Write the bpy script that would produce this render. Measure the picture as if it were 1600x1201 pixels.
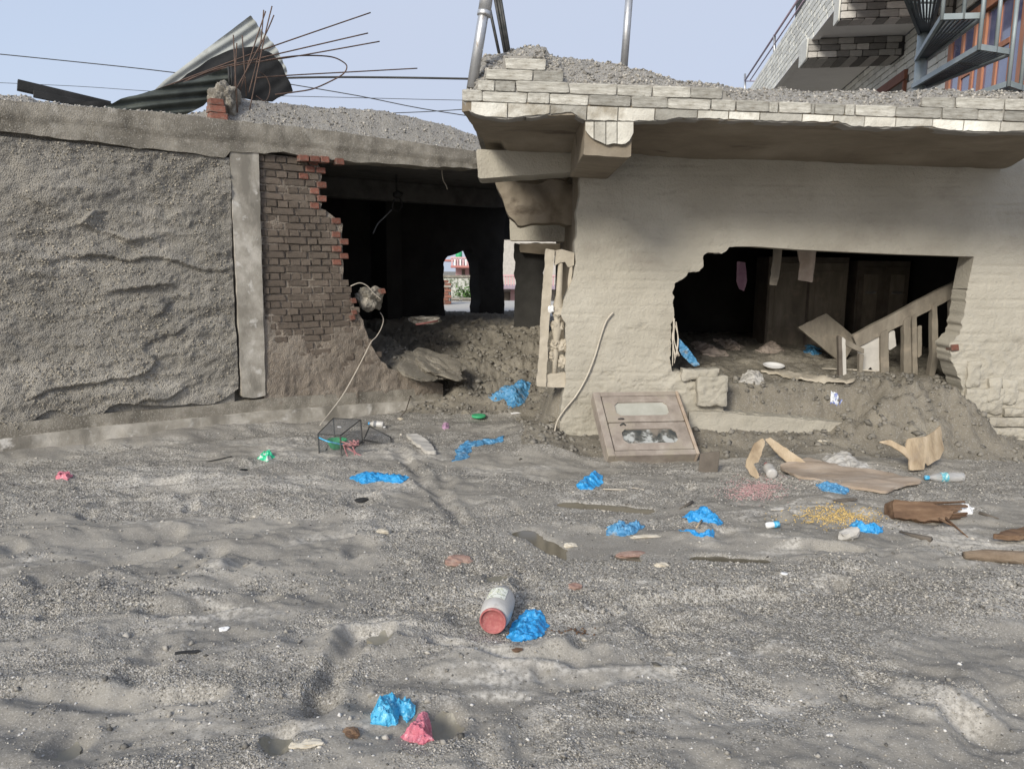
import bpy, bmesh, math, random
import numpy as np
from mathutils import Vector, Matrix
for o in list(bpy.data.objects): bpy.data.objects.remove(o)
random.seed(7); RNG = np.random.default_rng(7)
SC = bpy.context.scene; COL = SC.collection
R = math.radians

# ------------------------------------------------------------------ camera
F = 1180.0
CAM = Vector((0, 0, 1.65))
CROT = Matrix.Rotation(R(81), 3, 'X') @ Matrix.Rotation(R(0.5), 3, 'Z')
cd = bpy.data.cameras.new('camera'); cam = bpy.data.objects.new('camera', cd); COL.objects.link(cam)
cam.matrix_world = Matrix.Translation(CAM) @ CROT.to_4x4()
cd.sensor_width = 36; cd.lens = 36*F/1600; cd.clip_end = 2000; cd.clip_start = 0.05
SC.camera = cam
SC.cycles.max_bounces = 5; SC.cycles.diffuse_bounces = 3; SC.cycles.glossy_bounces = 2; SC.cycles.transmission_bounces = 5
# ------------------------------------------------------------------ sky, sun, exposure
SUN_EL, SUN_AZ = 27, 208          # azimuth clockwise from +Y (the view direction)
W = bpy.data.worlds.new('World'); SC.world = W; W.use_nodes = True
nt = W.node_tree; bg = nt.nodes['Background']
sky = nt.nodes.new('ShaderNodeTexSky'); sky.sky_type = 'NISHITA'; sky.sun_disc = False
sky.sun_elevation = R(SUN_EL); sky.sun_rotation = R(SUN_AZ); sky.air_density = 1.0; sky.dust_density = 2.0
tc = nt.nodes.new('ShaderNodeTexCoord')
mp = nt.nodes.new('ShaderNodeMapping'); mp.inputs['Scale'].default_value = (1, 1, 2.2)
nz = nt.nodes.new('ShaderNodeTexNoise'); nz.inputs['Scale'].default_value = 1.3; nz.inputs['Detail'].default_value = 5; nz.inputs['Roughness'].default_value = .45
cr = nt.nodes.new('ShaderNodeValToRGB'); cr.color_ramp.elements[0].position = .36; cr.color_ramp.elements[1].position = .64
cr.color_ramp.elements[0].color = (.72, .72, .72, 1); cr.color_ramp.elements[1].color = (.97, .97, .97, 1)
mx = nt.nodes.new('ShaderNodeMix'); mx.data_type = 'RGBA'
nt.links.new(tc.outputs['Generated'], mp.inputs['Vector']); nt.links.new(mp.outputs['Vector'], nz.inputs['Vector'])
nt.links.new(nz.outputs['Fac'], cr.inputs['Fac']); nt.links.new(cr.outputs['Color'], mx.inputs['Factor'])
nt.links.new(sky.outputs['Color'], mx.inputs['A']); mx.inputs['B'].default_value = (2.45, 2.74, 3.4, 1)
nt.links.new(mx.outputs['Result'], bg.inputs['Color']); bg.inputs['Strength'].default_value = .1
sd = bpy.data.lights.new('sun', 'SUN'); sd.energy = 1.5; sd.angle = R(16); sd.color = (1, .95, .84)
so = bpy.data.objects.new('sun', sd); COL.objects.link(so)
sdir = Vector((math.sin(R(SUN_AZ))*math.cos(R(SUN_EL)), math.cos(R(SUN_AZ))*math.cos(R(SUN_EL)), math.sin(R(SUN_EL))))
so.rotation_euler = sdir.to_track_quat('Z', 'Y').to_euler(); so.location = sdir*30
vs = SC.view_settings; vs.view_transform = 'Standard'; vs.look = 'None'; vs.exposure = 1.25; vs.gamma = 1

# ------------------------------------------------------------------ noise
def _h(ix, iy, s):
    n = (ix*374761393 + iy*668265263 + s*144269504) & 0xffffffff
    n = ((n ^ (n >> 13))*1274126177) & 0xffffffff
    return ((n ^ (n >> 16)) & 0xffff)/65535.0
def vn(x, y, s=0):
    x = np.asarray(x, float); y = np.asarray(y, float)
    xi = np.floor(x).astype(np.int64); yi = np.floor(y).astype(np.int64)
    fx = x-xi; fy = y-yi
    fx = fx*fx*fx*(fx*(fx*6-15)+10); fy = fy*fy*fy*(fy*(fy*6-15)+10)
    a = _h(xi, yi, s); b = _h(xi+1, yi, s); c = _h(xi, yi+1, s); d = _h(xi+1, yi+1, s)
    return ((a+(b-a)*fx)*(1-fy)+(c+(d-c)*fx)*fy)*2-1
def fbm(x, y, o=4, s=0, g=.5):
    r = 0; a = 1; t = 0
    for i in range(o):
        r = r+a*vn(x, y, s+i*17); t += a; a *= g
        x, y = 1.62*x+1.18*y+3.1, -1.18*x+1.62*y+1.7
    return r/t
def ridge(x, y, o=4, s=0, g=.5):
    r = 0; a = 1; t = 0
    for i in range(o):
        r = r+a*(1-2*np.abs(vn(x, y, s+i*13))); t += a; a *= g
        x, y = 1.62*x+1.18*y+3.1, -1.18*x+1.62*y+1.7
    return r/t
def worley(x, y, s=0):
    x = np.asarray(x, float); y = np.asarray(y, float)
    xi = np.floor(x).astype(np.int64); yi = np.floor(y).astype(np.int64)
    f1 = np.full(x.shape, 9.); f2 = np.full(x.shape, 9.)
    for dx in (-1, 0, 1):
        for dy in (-1, 0, 1):
            d = np.hypot(xi+dx+_h(xi+dx, yi+dy, s)-x, yi+dy+_h(xi+dx, yi+dy, s+91)-y)
            f2 = np.minimum(f2, np.maximum(f1, d)); f1 = np.minimum(f1, d)
    return f1, f2
def sm(t, a=0., b=1.):
    t = np.clip((t-a)/(b-a), 0, 1); return t*t*(3-2*t)

# ------------------------------------------------------------------ pixels to points
def ray(px, py): return CROT @ Vector(((px-800)/F, -(py-600.5)/F, -1))
def on_plane(px, py, p0, n):
    d = ray(px, py); t = (p0-CAM).dot(n)/d.dot(n); return CAM+d*t
def on_z(px, py, z): return on_plane(px, py, Vector((0, 0, z)), Vector((0, 0, 1)))
def at_y(px, py, y): return on_plane(px, py, Vector((0, y, 0)), Vector((0, 1, 0)))
class Frame:
    def __init__(s, O, U, V=None):
        s.O = Vector(O); s.U = Vector(U).normalized(); s.V = Vector(V if V else (0, 0, 1)).normalized(); s.N = s.U.cross(s.V)
    def uv(s, px, py, off=0.):
        p = on_plane(px, py, s.O+s.N*off, s.N)-s.O; return (p.dot(s.U), p.dot(s.V))
    def pt(s, u, v, w=0.): return s.O+s.U*u+s.V*v+s.N*w
    def px(s, px, py, off=0.): return s.pt(*s.uv(px, py, off), off)
    def np3(s, u, v, w):
        return np.array(s.O)[None]+u[:, None]*np.array(s.U)[None]+v[:, None]*np.array(s.V)[None]+w[:, None]*np.array(s.N)[None]
    def local(s, p): q = Vector(p)-s.O; return q.dot(s.U), q.dot(s.V), q.dot(s.N)
_a = on_z(0, 712, 0); _b = on_z(700, 632, 0); FL = Frame(_a, _b-_a)            # front of the left house
_a = on_z(880, 690, 0); _b = on_z(1600, 697, 0); FR = Frame(_a, _b-_a)        # front of the right house
GZ = Frame((0, 0, 0), (1, 0, 0), (0, 1, 0))                                    # the ground, N up

# ------------------------------------------------------------------ mesh helpers
def mesh_np(name, v, q):
    v = np.asarray(v, np.float32); q = np.asarray(q, np.int32)
    me = bpy.data.meshes.new(name); k = q.shape[1]
    me.vertices.add(len(v)); me.vertices.foreach_set('co', v.ravel())
    me.loops.add(q.size); me.loops.foreach_set('vertex_index', q.ravel())
    me.polygons.add(len(q)); me.polygons.foreach_set('loop_start', np.arange(0, q.size, k, dtype=np.int32))
    me.update(calc_edges=True); me.validate(); return me
def mesh_py(name, v, f):
    me = bpy.data.meshes.new(name); me.from_pydata([tuple(x) for x in v], [], f); me.update(); return me
def put(name, me, mat, parent=None, smooth=False):
    o = bpy.data.objects.new(name, me); COL.objects.link(o)
    if mat and not me.materials: me.materials.append(mat)
    if smooth: me.polygons.foreach_set('use_smooth', [True]*len(me.polygons))
    if parent: adopt(o, parent)
    return o
def adopt(o, parent):
    o.parent = parent; o.matrix_parent_inverse = Matrix.Translation(-parent.location)
def tag(o, label, cat, group=None):
    o['label'] = label; o['category'] = cat
    if group: o['group'] = group
    return o
def thing(name, label, cat, loc, group=None):
    o = bpy.data.objects.new(name, None); COL.objects.link(o); o.location = loc; o.empty_display_size = .1
    return tag(o, label, cat, group)
def pip(x, y, P):
    r = np.zeros(x.shape, bool); n = len(P)
    for i in range(n):
        x0, y0 = P[i]; x1, y1 = P[(i+1) % n]
        if y0 == y1: continue
        c = ((y0 > y) != (y1 > y)) & (x < (x1-x0)*(y-y0)/(y1-y0)+x0); r ^= c
    return r
def near_poly(x, y, polys):
    bd = np.full(x.shape, 1e9); bx = x.copy(); by = y.copy()
    for P in polys:
        n = len(P)
        for i in range(n):
            x0, y0 = P[i]; x1, y1 = P[(i+1) % n]; dx = x1-x0; dy = y1-y0; L = dx*dx+dy*dy+1e-12
            t = np.clip(((x-x0)*dx+(y-y0)*dy)/L, 0, 1); qx = x0+t*dx; qy = y0+t*dy
            d = np.hypot(x-qx, y-qy); m = d < bd
            bd = np.where(m, d, bd); bx = np.where(m, qx, bx); by = np.where(m, qy, by)
    return bd, bx, by
def rough(P, amp, step, seed=0, closed=True):
    out = []; n = len(P)
    for i in range(n if closed else n-1):
        a = Vector(P[i]); b = Vector(P[(i+1) % n]); L = (b-a).length; k = max(1, int(L/step)); nn = Vector((-(b-a).y, (b-a).x)).normalized() if L > 0 else Vector((0, 0))
        for j in range(k):
            t = j/k; p = a.lerp(b, t); s = p.x*1.0+p.y*1.3
            d = amp*float(fbm(np.array([p.x/step/2.2]), np.array([p.y/step/2.2]), 3, seed)[0])*1.6
            out.append(tuple(p+nn*d))
    if not closed: out.append(tuple(P[-1]))
    return out
def poly_mesh(name, fr, outer, holes=(), cell=.03, thick=.1, disp=None, off=0., bot=None, needd=False):
    """A solid whose front follows the outline, gridded so that the front can be uneven."""
    P = np.array(outer); u0, v0 = P.min(0)-cell*.5; u1, v1 = P.max(0)+cell*.5
    us = np.arange(u0, u1+cell, cell); vs_ = np.arange(v0, v1+cell, cell)
    cu, cv = np.meshgrid((us[:-1]+us[1:])/2, (vs_[:-1]+vs_[1:])/2, indexing='ij')
    M = pip(cu, cv, outer)
    for h in holes: M &= ~pip(cu, cv, h)
    nu, nv = len(us), len(vs_)
    cnt = np.zeros((nu, nv), int)
    for a in (0, 1):
        for b in (0, 1): cnt[a:nu-1+a, b:nv-1+b] += M
    used = cnt > 0; idx = np.full((nu, nv), -1); idx[used] = np.arange(used.sum())
    gu, gv = np.meshgrid(us, vs_, indexing='ij'); u = gu[used]; v = gv[used]; bnd = cnt[used] < 4
    polys = [outer]+list(holes)
    d, qx, qy = near_poly(u[bnd], v[bnd], polys)
    ok = d < cell*1.6; ub = u[bnd]; vb = v[bnd]; ub[ok] = qx[ok]; vb[ok] = qy[ok]; u[bnd] = ub; v[bnd] = vb
    dist = None
    if needd: dist, _, _ = near_poly(u, v, polys)
    w = np.full(u.shape, off, float)
    if disp is not None: w = w+(disp(u, v, dist) if needd else disp(u, v))
    wb = bot(u, v) if bot is not None else np.full(u.shape, off-thick)
    n = len(u)
    V3 = np.concatenate([fr.np3(u, v, w), fr.np3(u, v, wb)])
    i, j = np.nonzero(M)
    f = np.stack([idx[i, j], idx[i+1, j], idx[i+1, j+1], idx[i, j+1]], 1)
    bk = f[:, ::-1]+n
    sides = []
    Mp = np.pad(M, 1)
    for (di, dj, e) in ((-1, 0, ((0, 1), (0, 0))), (1, 0, ((1, 0), (1, 1))), (0, -1, ((0, 0), (1, 0))), (0, 1, ((1, 1), (0, 1)))):
        m = M & ~Mp[1+di:1+di+M.shape[0], 1+dj:1+dj+M.shape[1]]
        a, b = np.nonzero(m); p = idx[a+e[0][0], b+e[0][1]]; q = idx[a+e[1][0], b+e[1][1]]
        sides.append(np.stack([q, p, p+n, q+n], 1))
    V3 = np.concatenate([V3, V3])                                      # the sides own their vertices: crisp edges
    me = mesh_np(name, V3, np.concatenate([f, bk]+[s_+2*n for s_ in sides]))
    bm = bmesh.new(); bm.from_mesh(me); bmesh.ops.delete(bm, geom=[v for v in bm.verts if not v.link_faces], context='VERTS'); bm.to_mesh(me); bm.free(); return me
def hexa(name, p, vec):
    """A solid: planar outline p (3D points) pushed along vec."""
    n = len(p); v = [Vector(x) for x in p]+[Vector(x)+Vector(vec) for x in p]
    f = [tuple(range(n)), tuple(range(2*n-1, n-1, -1))]+[(i, i+n, (i+1) % n+n, (i+1) % n) for i in range(n)]
    me = mesh_py(name, v, f); fix(me); return me
def fix(me):
    bm = bmesh.new(); bm.from_mesh(me); bmesh.ops.recalc_face_normals(bm, faces=bm.faces); bm.to_mesh(me); bm.free()
def box_v(c, ax, ay, az):
    c = Vector(c); v = []
    for i in (-1, 1):
        for j in (-1, 1):
            for k in (-1, 1): v.append(c+Vector(ax)*i/2+Vector(ay)*j/2+Vector(az)*k/2)
    return v, [(0, 1, 3, 2), (4, 6, 7, 5), (0, 4, 5, 1), (2, 3, 7, 6), (0, 2, 6, 4), (1, 5, 7, 3)]
def bev(me, r, seg=1):
    bm = bmesh.new(); bm.from_mesh(me); bmesh.ops.recalc_face_normals(bm, faces=bm.faces)
    bmesh.ops.bevel(bm, geom=bm.edges[:], offset=r, segments=seg, affect='EDGES', profile=.6); bm.to_mesh(me); bm.free(); return me
def box(name, c, ax, ay, az, mat, parent=None, r=.004):
    v, f = box_v(c, ax, ay, az); me = mesh_py(name, v, f)
    if r: bev(me, min(r, .3*min(Vector(a).length for a in (ax, ay, az))))
    else: fix(me)
    return put(name, me, mat, parent)
def bar(name, a, b, w, h, mat, parent=None, up=(0, 0, 1), r=.003):
    a = Vector(a); b = Vector(b); d = (b-a); up = Vector(up)
    s = d.cross(up).normalized() if d.cross(up).length > 1e-4 else Vector((1, 0, 0)); t = s.cross(d).normalized()
    return box(name, (a+b)/2, d, s*w, t*h, mat, parent, r)
def smooth_line(P, k=6):
    P = [Vector(p) for p in P]; out = []
    for i in range(len(P)-1):
        p0 = P[max(i-1, 0)]; p1 = P[i]; p2 = P[i+1]; p3 = P[min(i+2, len(P)-1)]
        for j in range(k):
            t = j/k
            out.append(.5*((2*p1)+(p2-p0)*t+(2*p0-5*p1+4*p2-p3)*t*t+(3*p1-p0-3*p2+p3)*t**3))
    out.append(P[-1]); return out
def tube_vf(P, r, n=7):
    P = [Vector(p) for p in P]; v = []; f = []; m = len(P)
    rr = r if hasattr(r, '__len__') else [r]*m
    t0 = (P[1]-P[0]).normalized(); nrm = t0.orthogonal().normalized()
    for i in range(m):
        t = (P[min(i+1, m-1)]-P[max(i-1, 0)]).normalized(); nrm = (nrm-t*nrm.dot(t)).normalized(); b = t.cross(nrm)
        for k in range(n):
            a = 2*math.pi*k/n; v.append(P[i]+(nrm*math.cos(a)+b*math.sin(a))*rr[i])
    for i in range(m-1):
        for k in range(n): f.append((i*n+k, i*n+(k+1) % n, (i+1)*n+(k+1) % n, (i+1)*n+k))
    f.append(tuple(range(n-1, -1, -1))); f.append(tuple((m-1)*n+k for k in range(n)))
    return v, f
def tube(name, P, r, mat, parent=None, n=7, sub=0):
    if sub: P = smooth_line(P, sub)
    v, f = tube_vf(P, r, n); return put(name, mesh_py(name, v, f), mat, parent, True)
def lathe(name, prof, base, axis, mat, parent=None, n=24, caps=True, squash=1.0, up=None):
    ax = Vector(axis).normalized(); s = ax.orthogonal().normalized() if up is None else Vector(up).cross(ax).normalized(); t = ax.cross(s)
    v = []; f = []; m = len(prof)
    for (r, h) in prof:
        for k in range(n):
            a = 2*math.pi*k/n; v.append(Vector(base)+ax*h+s*(r*math.cos(a))+t*(r*math.sin(a)*squash))
    for i in range(m-1):
        for k in range(n): f.append((i*n+k, i*n+(k+1) % n, (i+1)*n+(k+1) % n, (i+1)*n+k))
    if caps: f.append(tuple(range(n-1, -1, -1))); f.append(tuple((m-1)*n+k for k in range(n)))
    me = mesh_py(name, v, f); fix(me); o = put(name, me, mat, parent, True); return o
def pebbles(name, pts, rad, mat, flat=.7, parent=None):
    """One mesh of many irregular eight-sided stones."""
    base = np.array([(1, 0, 0), (0, 1, 0), (-1, 0, 0), (0, -1, 0), (0, 0, 1), (0, 0, -1)], float)
    fc = np.array([(0, 1, 4), (1, 2, 4), (2, 3, 4), (3, 0, 4), (1, 0, 5), (2, 1, 5), (3, 2, 5), (0, 3, 5)])
    n = len(pts); pts = np.asarray(pts); rad = np.asarray(rad)
    B = base[None]*(1+RNG.uniform(-.3, .45, (n, 6, 1)))+RNG.normal(0, .16, (n, 6, 3))
    B *= np.stack([np.ones(n), RNG.uniform(.6, 1, n), flat*RNG.uniform(.6, 1.1, n)], 1)[:, None]
    a = RNG.uniform(0, 2*np.pi, n); tl = RNG.normal(0, .35, n); c, s = np.cos(a)[:, None], np.sin(a)[:, None]
    ct, st = np.cos(tl)[:, None], np.sin(tl)[:, None]
    y = B[..., 1]*ct-B[..., 2]*st; z = B[..., 1]*st+B[..., 2]*ct; x = B[..., 0]
    B = np.stack([x*c-y*s, x*s+y*c, z], -1)*rad[:, None, None]+pts[:, None]
    o = put(name, mesh_np(name, B.reshape(-1, 3), (fc[None]+(np.arange(n)*6)[:, None, None]).reshape(-1, 3)), mat, parent)
    o['kind'] = 'stuff'; return o

# ------------------------------------------------------------------ materials
def mk(name, cols, scale=4., detail=6., rough=.85, bump=.3, bscale=60., metal=0., spec=.35, stretch=(1, 1, 1), speck=None, rand=0., island=False,
       trans=0., ior=1.45, dist=.01, rvar=.0, rot=(0, 0, 0), stain=None, voro=None, coat=0.):
    m = bpy.data.materials.new(name); m.use_nodes = True; t = m.node_tree; N = t.nodes; L = t.links; b = N['Principled BSDF']
    tc = N.new('ShaderNodeTexCoord'); mp = N.new('ShaderNodeMapping'); mp.inputs['Scale'].default_value = stretch; mp.inputs['Rotation'].default_value = rot
    L.new(tc.outputs['Object'], mp.inputs['Vector'])
    n1 = N.new('ShaderNodeTexNoise'); n1.inputs['Scale'].default_value = scale; n1.inputs['Detail'].default_value = detail; n1.inputs['Roughness'].default_value = .62
    L.new(mp.outputs['Vector'], n1.inputs['Vector'])
    rp = N.new('ShaderNodeValToRGB'); el = rp.color_ramp.elements
    while len(el) < len(cols): el.new(.5)
    for e, c in zip(el, cols): e.position = c[0]; e.color = (*c[1], 1)
    L.new(n1.outputs['Fac'], rp.inputs['Fac']); col = rp.outputs['Color']
    def mixc(a, bcol, fac, mode='MIX'):
        x = N.new('ShaderNodeMix'); x.data_type = 'RGBA'; x.blend_type = mode
        if isinstance(fac, (int, float)): x.inputs['Factor'].default_value = fac
        else: L.new(fac, x.inputs['Factor'])
        L.new(a, x.inputs['A'])
        if isinstance(bcol, tuple): x.inputs['B'].default_value = (*bcol, 1)
        else: L.new(bcol, x.inputs['B'])
        return x.outputs['Result']
    def ramp(src, p0, p1, c0=0., c1=1.):
        r = N.new('ShaderNodeValToRGB'); e = r.color_ramp.elements; e[0].position = p0; e[1].position = p1; e[0].color = (c0, c0, c0, 1); e[1].color = (c1, c1, c1, 1)
        L.new(src, r.inputs['Fac']); return r.outputs['Color']
    if stain:
        for (sc, lo, hi, c, st) in stain:
            mp2 = N.new('ShaderNodeMapping'); mp2.inputs['Scale'].default_value = st; mp2.inputs['Location'].default_value = (sc*3.7, 1.3, 2.9); L.new(tc.outputs['Object'], mp2.inputs['Vector'])
            n2 = N.new('ShaderNodeTexNoise'); n2.inputs['Scale'].default_value = sc; n2.inputs['Detail'].default_value = 7; n2.inputs['Roughness'].default_value = .6
            L.new(mp2.outputs['Vector'], n2.inputs['Vector']); col = mixc(col, c, ramp(n2.outputs['Fac'], lo, hi))
    if speck:
        for (sc, lo, c, amt) in speck:
            vo = N.new('ShaderNodeTexVoronoi'); vo.inputs['Scale'].default_value = sc; L.new(tc.outputs['Object'], vo.inputs['Vector'])
            sp = N.new('ShaderNodeSeparateColor'); L.new(vo.outputs['Color'], sp.inputs['Color'])
            col = mixc(col, c, ramp(sp.outputs['Red'], lo, min(lo+.08, 1), 0, amt))
    if rand:
        if island: g = N.new('ShaderNodeNewGeometry'); src = g.outputs['Random Per Island']
        else: g = N.new('ShaderNodeObjectInfo'); src = g.outputs['Random']
        mr = N.new('ShaderNodeMapRange'); mr.inputs['To Min'].default_value = 1-rand; mr.inputs['To Max'].default_value = 1+rand; L.new(src, mr.inputs['Value'])
        x = N.new('ShaderNodeVectorMath'); x.operation = 'SCALE'; L.new(col, x.inputs[0]); L.new(mr.outputs['Result'], x.inputs['Scale']); col = x.outputs['Vector']
    L.new(col, b.inputs['Base Color'])
    b.inputs['Roughness'].default_value = rough; b.inputs['Metallic'].default_value = metal; b.inputs['Specular IOR Level'].default_value = spec
    b.inputs['Transmission Weight'].default_value = trans; b.inputs['IOR'].default_value = ior; b.inputs['Coat Weight'].default_value = coat
    if rvar:
        r2 = ramp(n1.outputs['Fac'], .35, .65, rough-rvar, rough+rvar); L.new(r2, b.inputs['Roughness'])
    if bump:
        n3 = N.new('ShaderNodeTexNoise'); n3.inputs['Scale'].default_value = bscale; n3.inputs['Detail'].default_value = 5; n3.inputs['Roughness'].default_value = .65
        L.new(mp.outputs['Vector'], n3.inputs['Vector'])
        bp = N.new('ShaderNodeBump'); bp.inputs['Strength'].default_value = bump; bp.inputs['Distance'].default_value = dist
        L.new(n3.outputs['Fac'], bp.inputs['Height']); out = bp
        if voro:
            vo = N.new('ShaderNodeTexVoronoi'); vo.inputs['Scale'].default_value = voro[0]; L.new(tc.outputs['Object'], vo.inputs['Vector'])
            b2 = N.new('ShaderNodeBump'); b2.invert = True; b2.inputs['Strength'].default_value = voro[1]; b2.inputs['Distance'].default_value = voro[2]
            L.new(vo.outputs['Distance'], b2.inputs['Height']); L.new(bp.outputs['Normal'], b2.inputs['Normal']); out = b2
        L.new(out.outputs['Normal'], b.inputs['Normal'])
    return m
def g3(v, w=0.): return (v*(1+.7*w+.01), v, v*(1-1.2*w-.01))
M = {}
def ground_mat():
    m = mk('wet_silt_and_gravel', [(.32, g3(.165, .10)), (.5, g3(.23, .10)), (.68, g3(.30, .10))], 1.4, 9, .72, .5, 120, spec=.4, stretch=(.7, 1.5, 1), dist=.006, rvar=.12)
    t = m.node_tree; N = t.nodes; L = t.links; b = N['Principled BSDF']; col = b.inputs['Base Color'].links[0].from_socket; nrm = b.inputs['Normal'].links[0].from_socket
    tc = N.new('ShaderNodeTexCoord'); at = N.new('ShaderNodeAttribute'); at.attribute_name = 'coarse'; pa = N.new('ShaderNodeAttribute'); pa.attribute_name = 'pale'
    def mix(a, c, f):
        x = N.new('ShaderNodeMix'); x.data_type = 'RGBA'; L.new(f, x.inputs['Factor']); L.new(a, x.inputs['A']); x.inputs['B'].default_value = (*c, 1); return x.outputs['Result']
    def mul(a, bb, k=1.):
        x = N.new('ShaderNodeMath'); x.operation = 'MULTIPLY'; L.new(a, x.inputs[0])
        if bb is None: x.inputs[1].default_value = k
        else: L.new(bb, x.inputs[1])
        return x.outputs[0]
    nf = N.new('ShaderNodeTexNoise'); nf.inputs['Scale'].default_value = 45; nf.inputs['Detail'].default_value = 4; L.new(tc.outputs['Object'], nf.inputs['Vector'])
    pr = N.new('ShaderNodeValToRGB'); pr.color_ramp.elements[0].position = .36; pr.color_ramp.elements[1].position = .62; L.new(nf.outputs['Fac'], pr.inputs['Fac'])
    col = mix(col, g3(.47, .08), mul(pa.outputs['Fac'], pr.outputs['Color']))
    for sc, lo, c, amt, by in ((190, .74, g3(.52, .06), .8, at), (130, .76, g3(.075, .08), .75, at), (80, .95, g3(.58, .05), .8, at), (240, .86, g3(.42, .06), .5, None), (160, .9, g3(.10, .08), .45, None)):
        vo = N.new('ShaderNodeTexVoronoi'); vo.inputs['Scale'].default_value = sc; L.new(tc.outputs['Object'], vo.inputs['Vector']); sp = N.new('ShaderNodeSeparateColor'); L.new(vo.outputs['Color'], sp.inputs['Color'])
        r = N.new('ShaderNodeValToRGB'); e = r.color_ramp.elements; e[0].position = lo; e[1].position = min(lo+.07, 1); e[1].color = (amt, amt, amt, 1); e[0].color = (0, 0, 0, 1); L.new(sp.outputs['Red'], r.inputs['Fac'])
        col = mix(col, c, mul(r.outputs['Color'], by.outputs['Fac']) if by else r.outputs['Color'])
    L.new(col, b.inputs['Base Color'])
    vo = N.new('ShaderNodeTexVoronoi'); vo.inputs['Scale'].default_value = 115; L.new(tc.outputs['Object'], vo.inputs['Vector'])
    b2 = N.new('ShaderNodeBump'); b2.invert = True; b2.inputs['Distance'].default_value = .009; L.new(mul(at.outputs['Fac'], None, .75), b2.inputs['Strength']); L.new(vo.outputs['Distance'], b2.inputs['Height']); L.new(nrm, b2.inputs['Normal']); L.new(b2.outputs['Normal'], b.inputs['Normal'])
    return m
M['ground'] = ground_mat()
M['mud'] = mk('grey_mud', [(.3, g3(.14, .15)), (.55, g3(.20, .15)), (.75, g3(.28, .15))], 2.5, 8, .85, .8, 70, speck=[(120, .86, g3(.30, .05), .6)], dist=.012, voro=(80, .5, .008))
M['mudwall'] = mk('mud_plaster', [(.3, g3(.19, .10)), (.5, g3(.26, .10)), (.7, g3(.34, .10))], 1.6, 9, .92, .8, 85, speck=[(130, .84, g3(.36, .06), .55), (100, .9, g3(.07, .05), .5)], dist=.014, voro=(85, .8, .010),
                  stain=[(1.1, .55, .7, g3(.40, .09), (.6, .6, 2))])
M['mudbrick'] = mk('mud_on_brick', [(.3, (.185, .155, .125)), (.5, (.25, .21, .17)), (.7, (.33, .285, .235))], 3, 8, .92, .8, 90, dist=.008, speck=[(130, .88, g3(.33, .06), .5)], voro=(85, .6, .012))
M['brick'] = mk('red_brick', [(.35, (.25, .10, .07)), (.6, (.34, .15, .11)), (.75, (.32, .21, .165))], 2.2, 8, .92, .8, 14, rand=.25, dist=.03, stain=[(1.6, .50, .62, (.23, .18, .15), (1, 1, 1))])
M['brickmud'] = mk('muddy_brick', [(.33, (.175, .14, .115)), (.52, (.25, .205, .165)), (.70, (.28, .19, .15))], 1.8, 8, .92, 1.0, 12, rand=.2, dist=.04)
M['conc'] = mk('concrete', [(.34, g3(.25, .12)), (.5, g3(.36, .11)), (.64, g3(.50, .09))], 4.5, 9, .9, .5, 90, stain=[(3.2, .50, .62, g3(.20, .12), (1, 1, .45)), (7, .60, .68, g3(.55, .06), (1, 1, 1))], dist=.012)
M['beam'] = mk('weathered_concrete', [(.34, g3(.17, .14)), (.5, g3(.25, .13)), (.66, g3(.36, .12))], 4, 9, .92, .9, 90, stain=[(3, .52, .64, g3(.14, .14), (1, 1, .35)), (5, .60, .70, g3(.40, .10), (1, 1, 1))], speck=[(140, .86, g3(.45, .08), .6)], dist=.016)
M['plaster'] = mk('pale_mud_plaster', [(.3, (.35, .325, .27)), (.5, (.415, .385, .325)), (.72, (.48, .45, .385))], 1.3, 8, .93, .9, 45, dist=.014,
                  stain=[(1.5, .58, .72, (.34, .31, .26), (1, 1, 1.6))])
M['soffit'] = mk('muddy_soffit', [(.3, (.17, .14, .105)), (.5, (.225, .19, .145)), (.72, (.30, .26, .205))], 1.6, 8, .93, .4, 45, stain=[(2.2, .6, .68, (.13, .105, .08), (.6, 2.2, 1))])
M['tile'] = mk('split_stone_tile', [(.33, (.36, .34, .295)), (.5, (.50, .48, .425)), (.66, (.66, .64, .58))], 2.2, 9, .88, .6, 16, rand=.34, dist=.03, stain=[(3, .55, .68, (.26, .23, .18), (1, 1, 1))])
M['tilew'] = mk('pale_facing_tile', [(.3, (.62, .61, .55)), (.7, (.76, .75, .69))], 4, 5, .7, .3, 60, rand=.16)
M['tileg'] = mk('grey_facing_tile', [(.3, g3(.28, .05)), (.7, g3(.38, .05))], 5, 5, .7, .3, 60, rand=.62)
M['mortar'] = mk('mortar', [(.3, g3(.22, .06)), (.7, g3(.30, .06))], 8, 6, .95, .5, 80)
M['joint'] = mk('dark_joint', [(.3, g3(.05)), (.7, g3(.08))], 8, 5, .95, .3, 80)
M['white'] = mk('soffit_paint', [(.3, g3(.74, .02)), (.7, g3(.80, .02))], 3, 5, .8, .1, 60)
M['dark'] = mk('shade_dark_wall', [(.3, g3(.022, .05)), (.7, g3(.042, .05))], 2.5, 6, .95, .5, 40)  # inner walls: the rooms' deep shade is put into this near-black colour
M['ceil'] = mk('muddy_shaded_ceiling', [(.3, g3(.07, .02)), (.5, g3(.12, .02)), (.7, g3(.05, .02))], 2.2, 6, .9, .3, 40)  # mud tone lowered so the ceiling colour carries the room's shade
M['gravel'] = mk('gravel_stones', [(.3, g3(.22, .08)), (.7, g3(.36, .08))], 30, 3, .85, .3, 120, rand=.55, island=True)
M['stuck'] = mk('stones_in_mud', [(.3, g3(.25, .14)), (.7, g3(.36, .14))], 30, 3, .9, .3, 160, rand=.35, island=True)
M['gravelg'] = mk('ground_stones', [(.3, g3(.23, .09)), (.7, g3(.33, .09))], 30, 3, .7, .3, 160, rand=.75, island=True)
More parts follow.
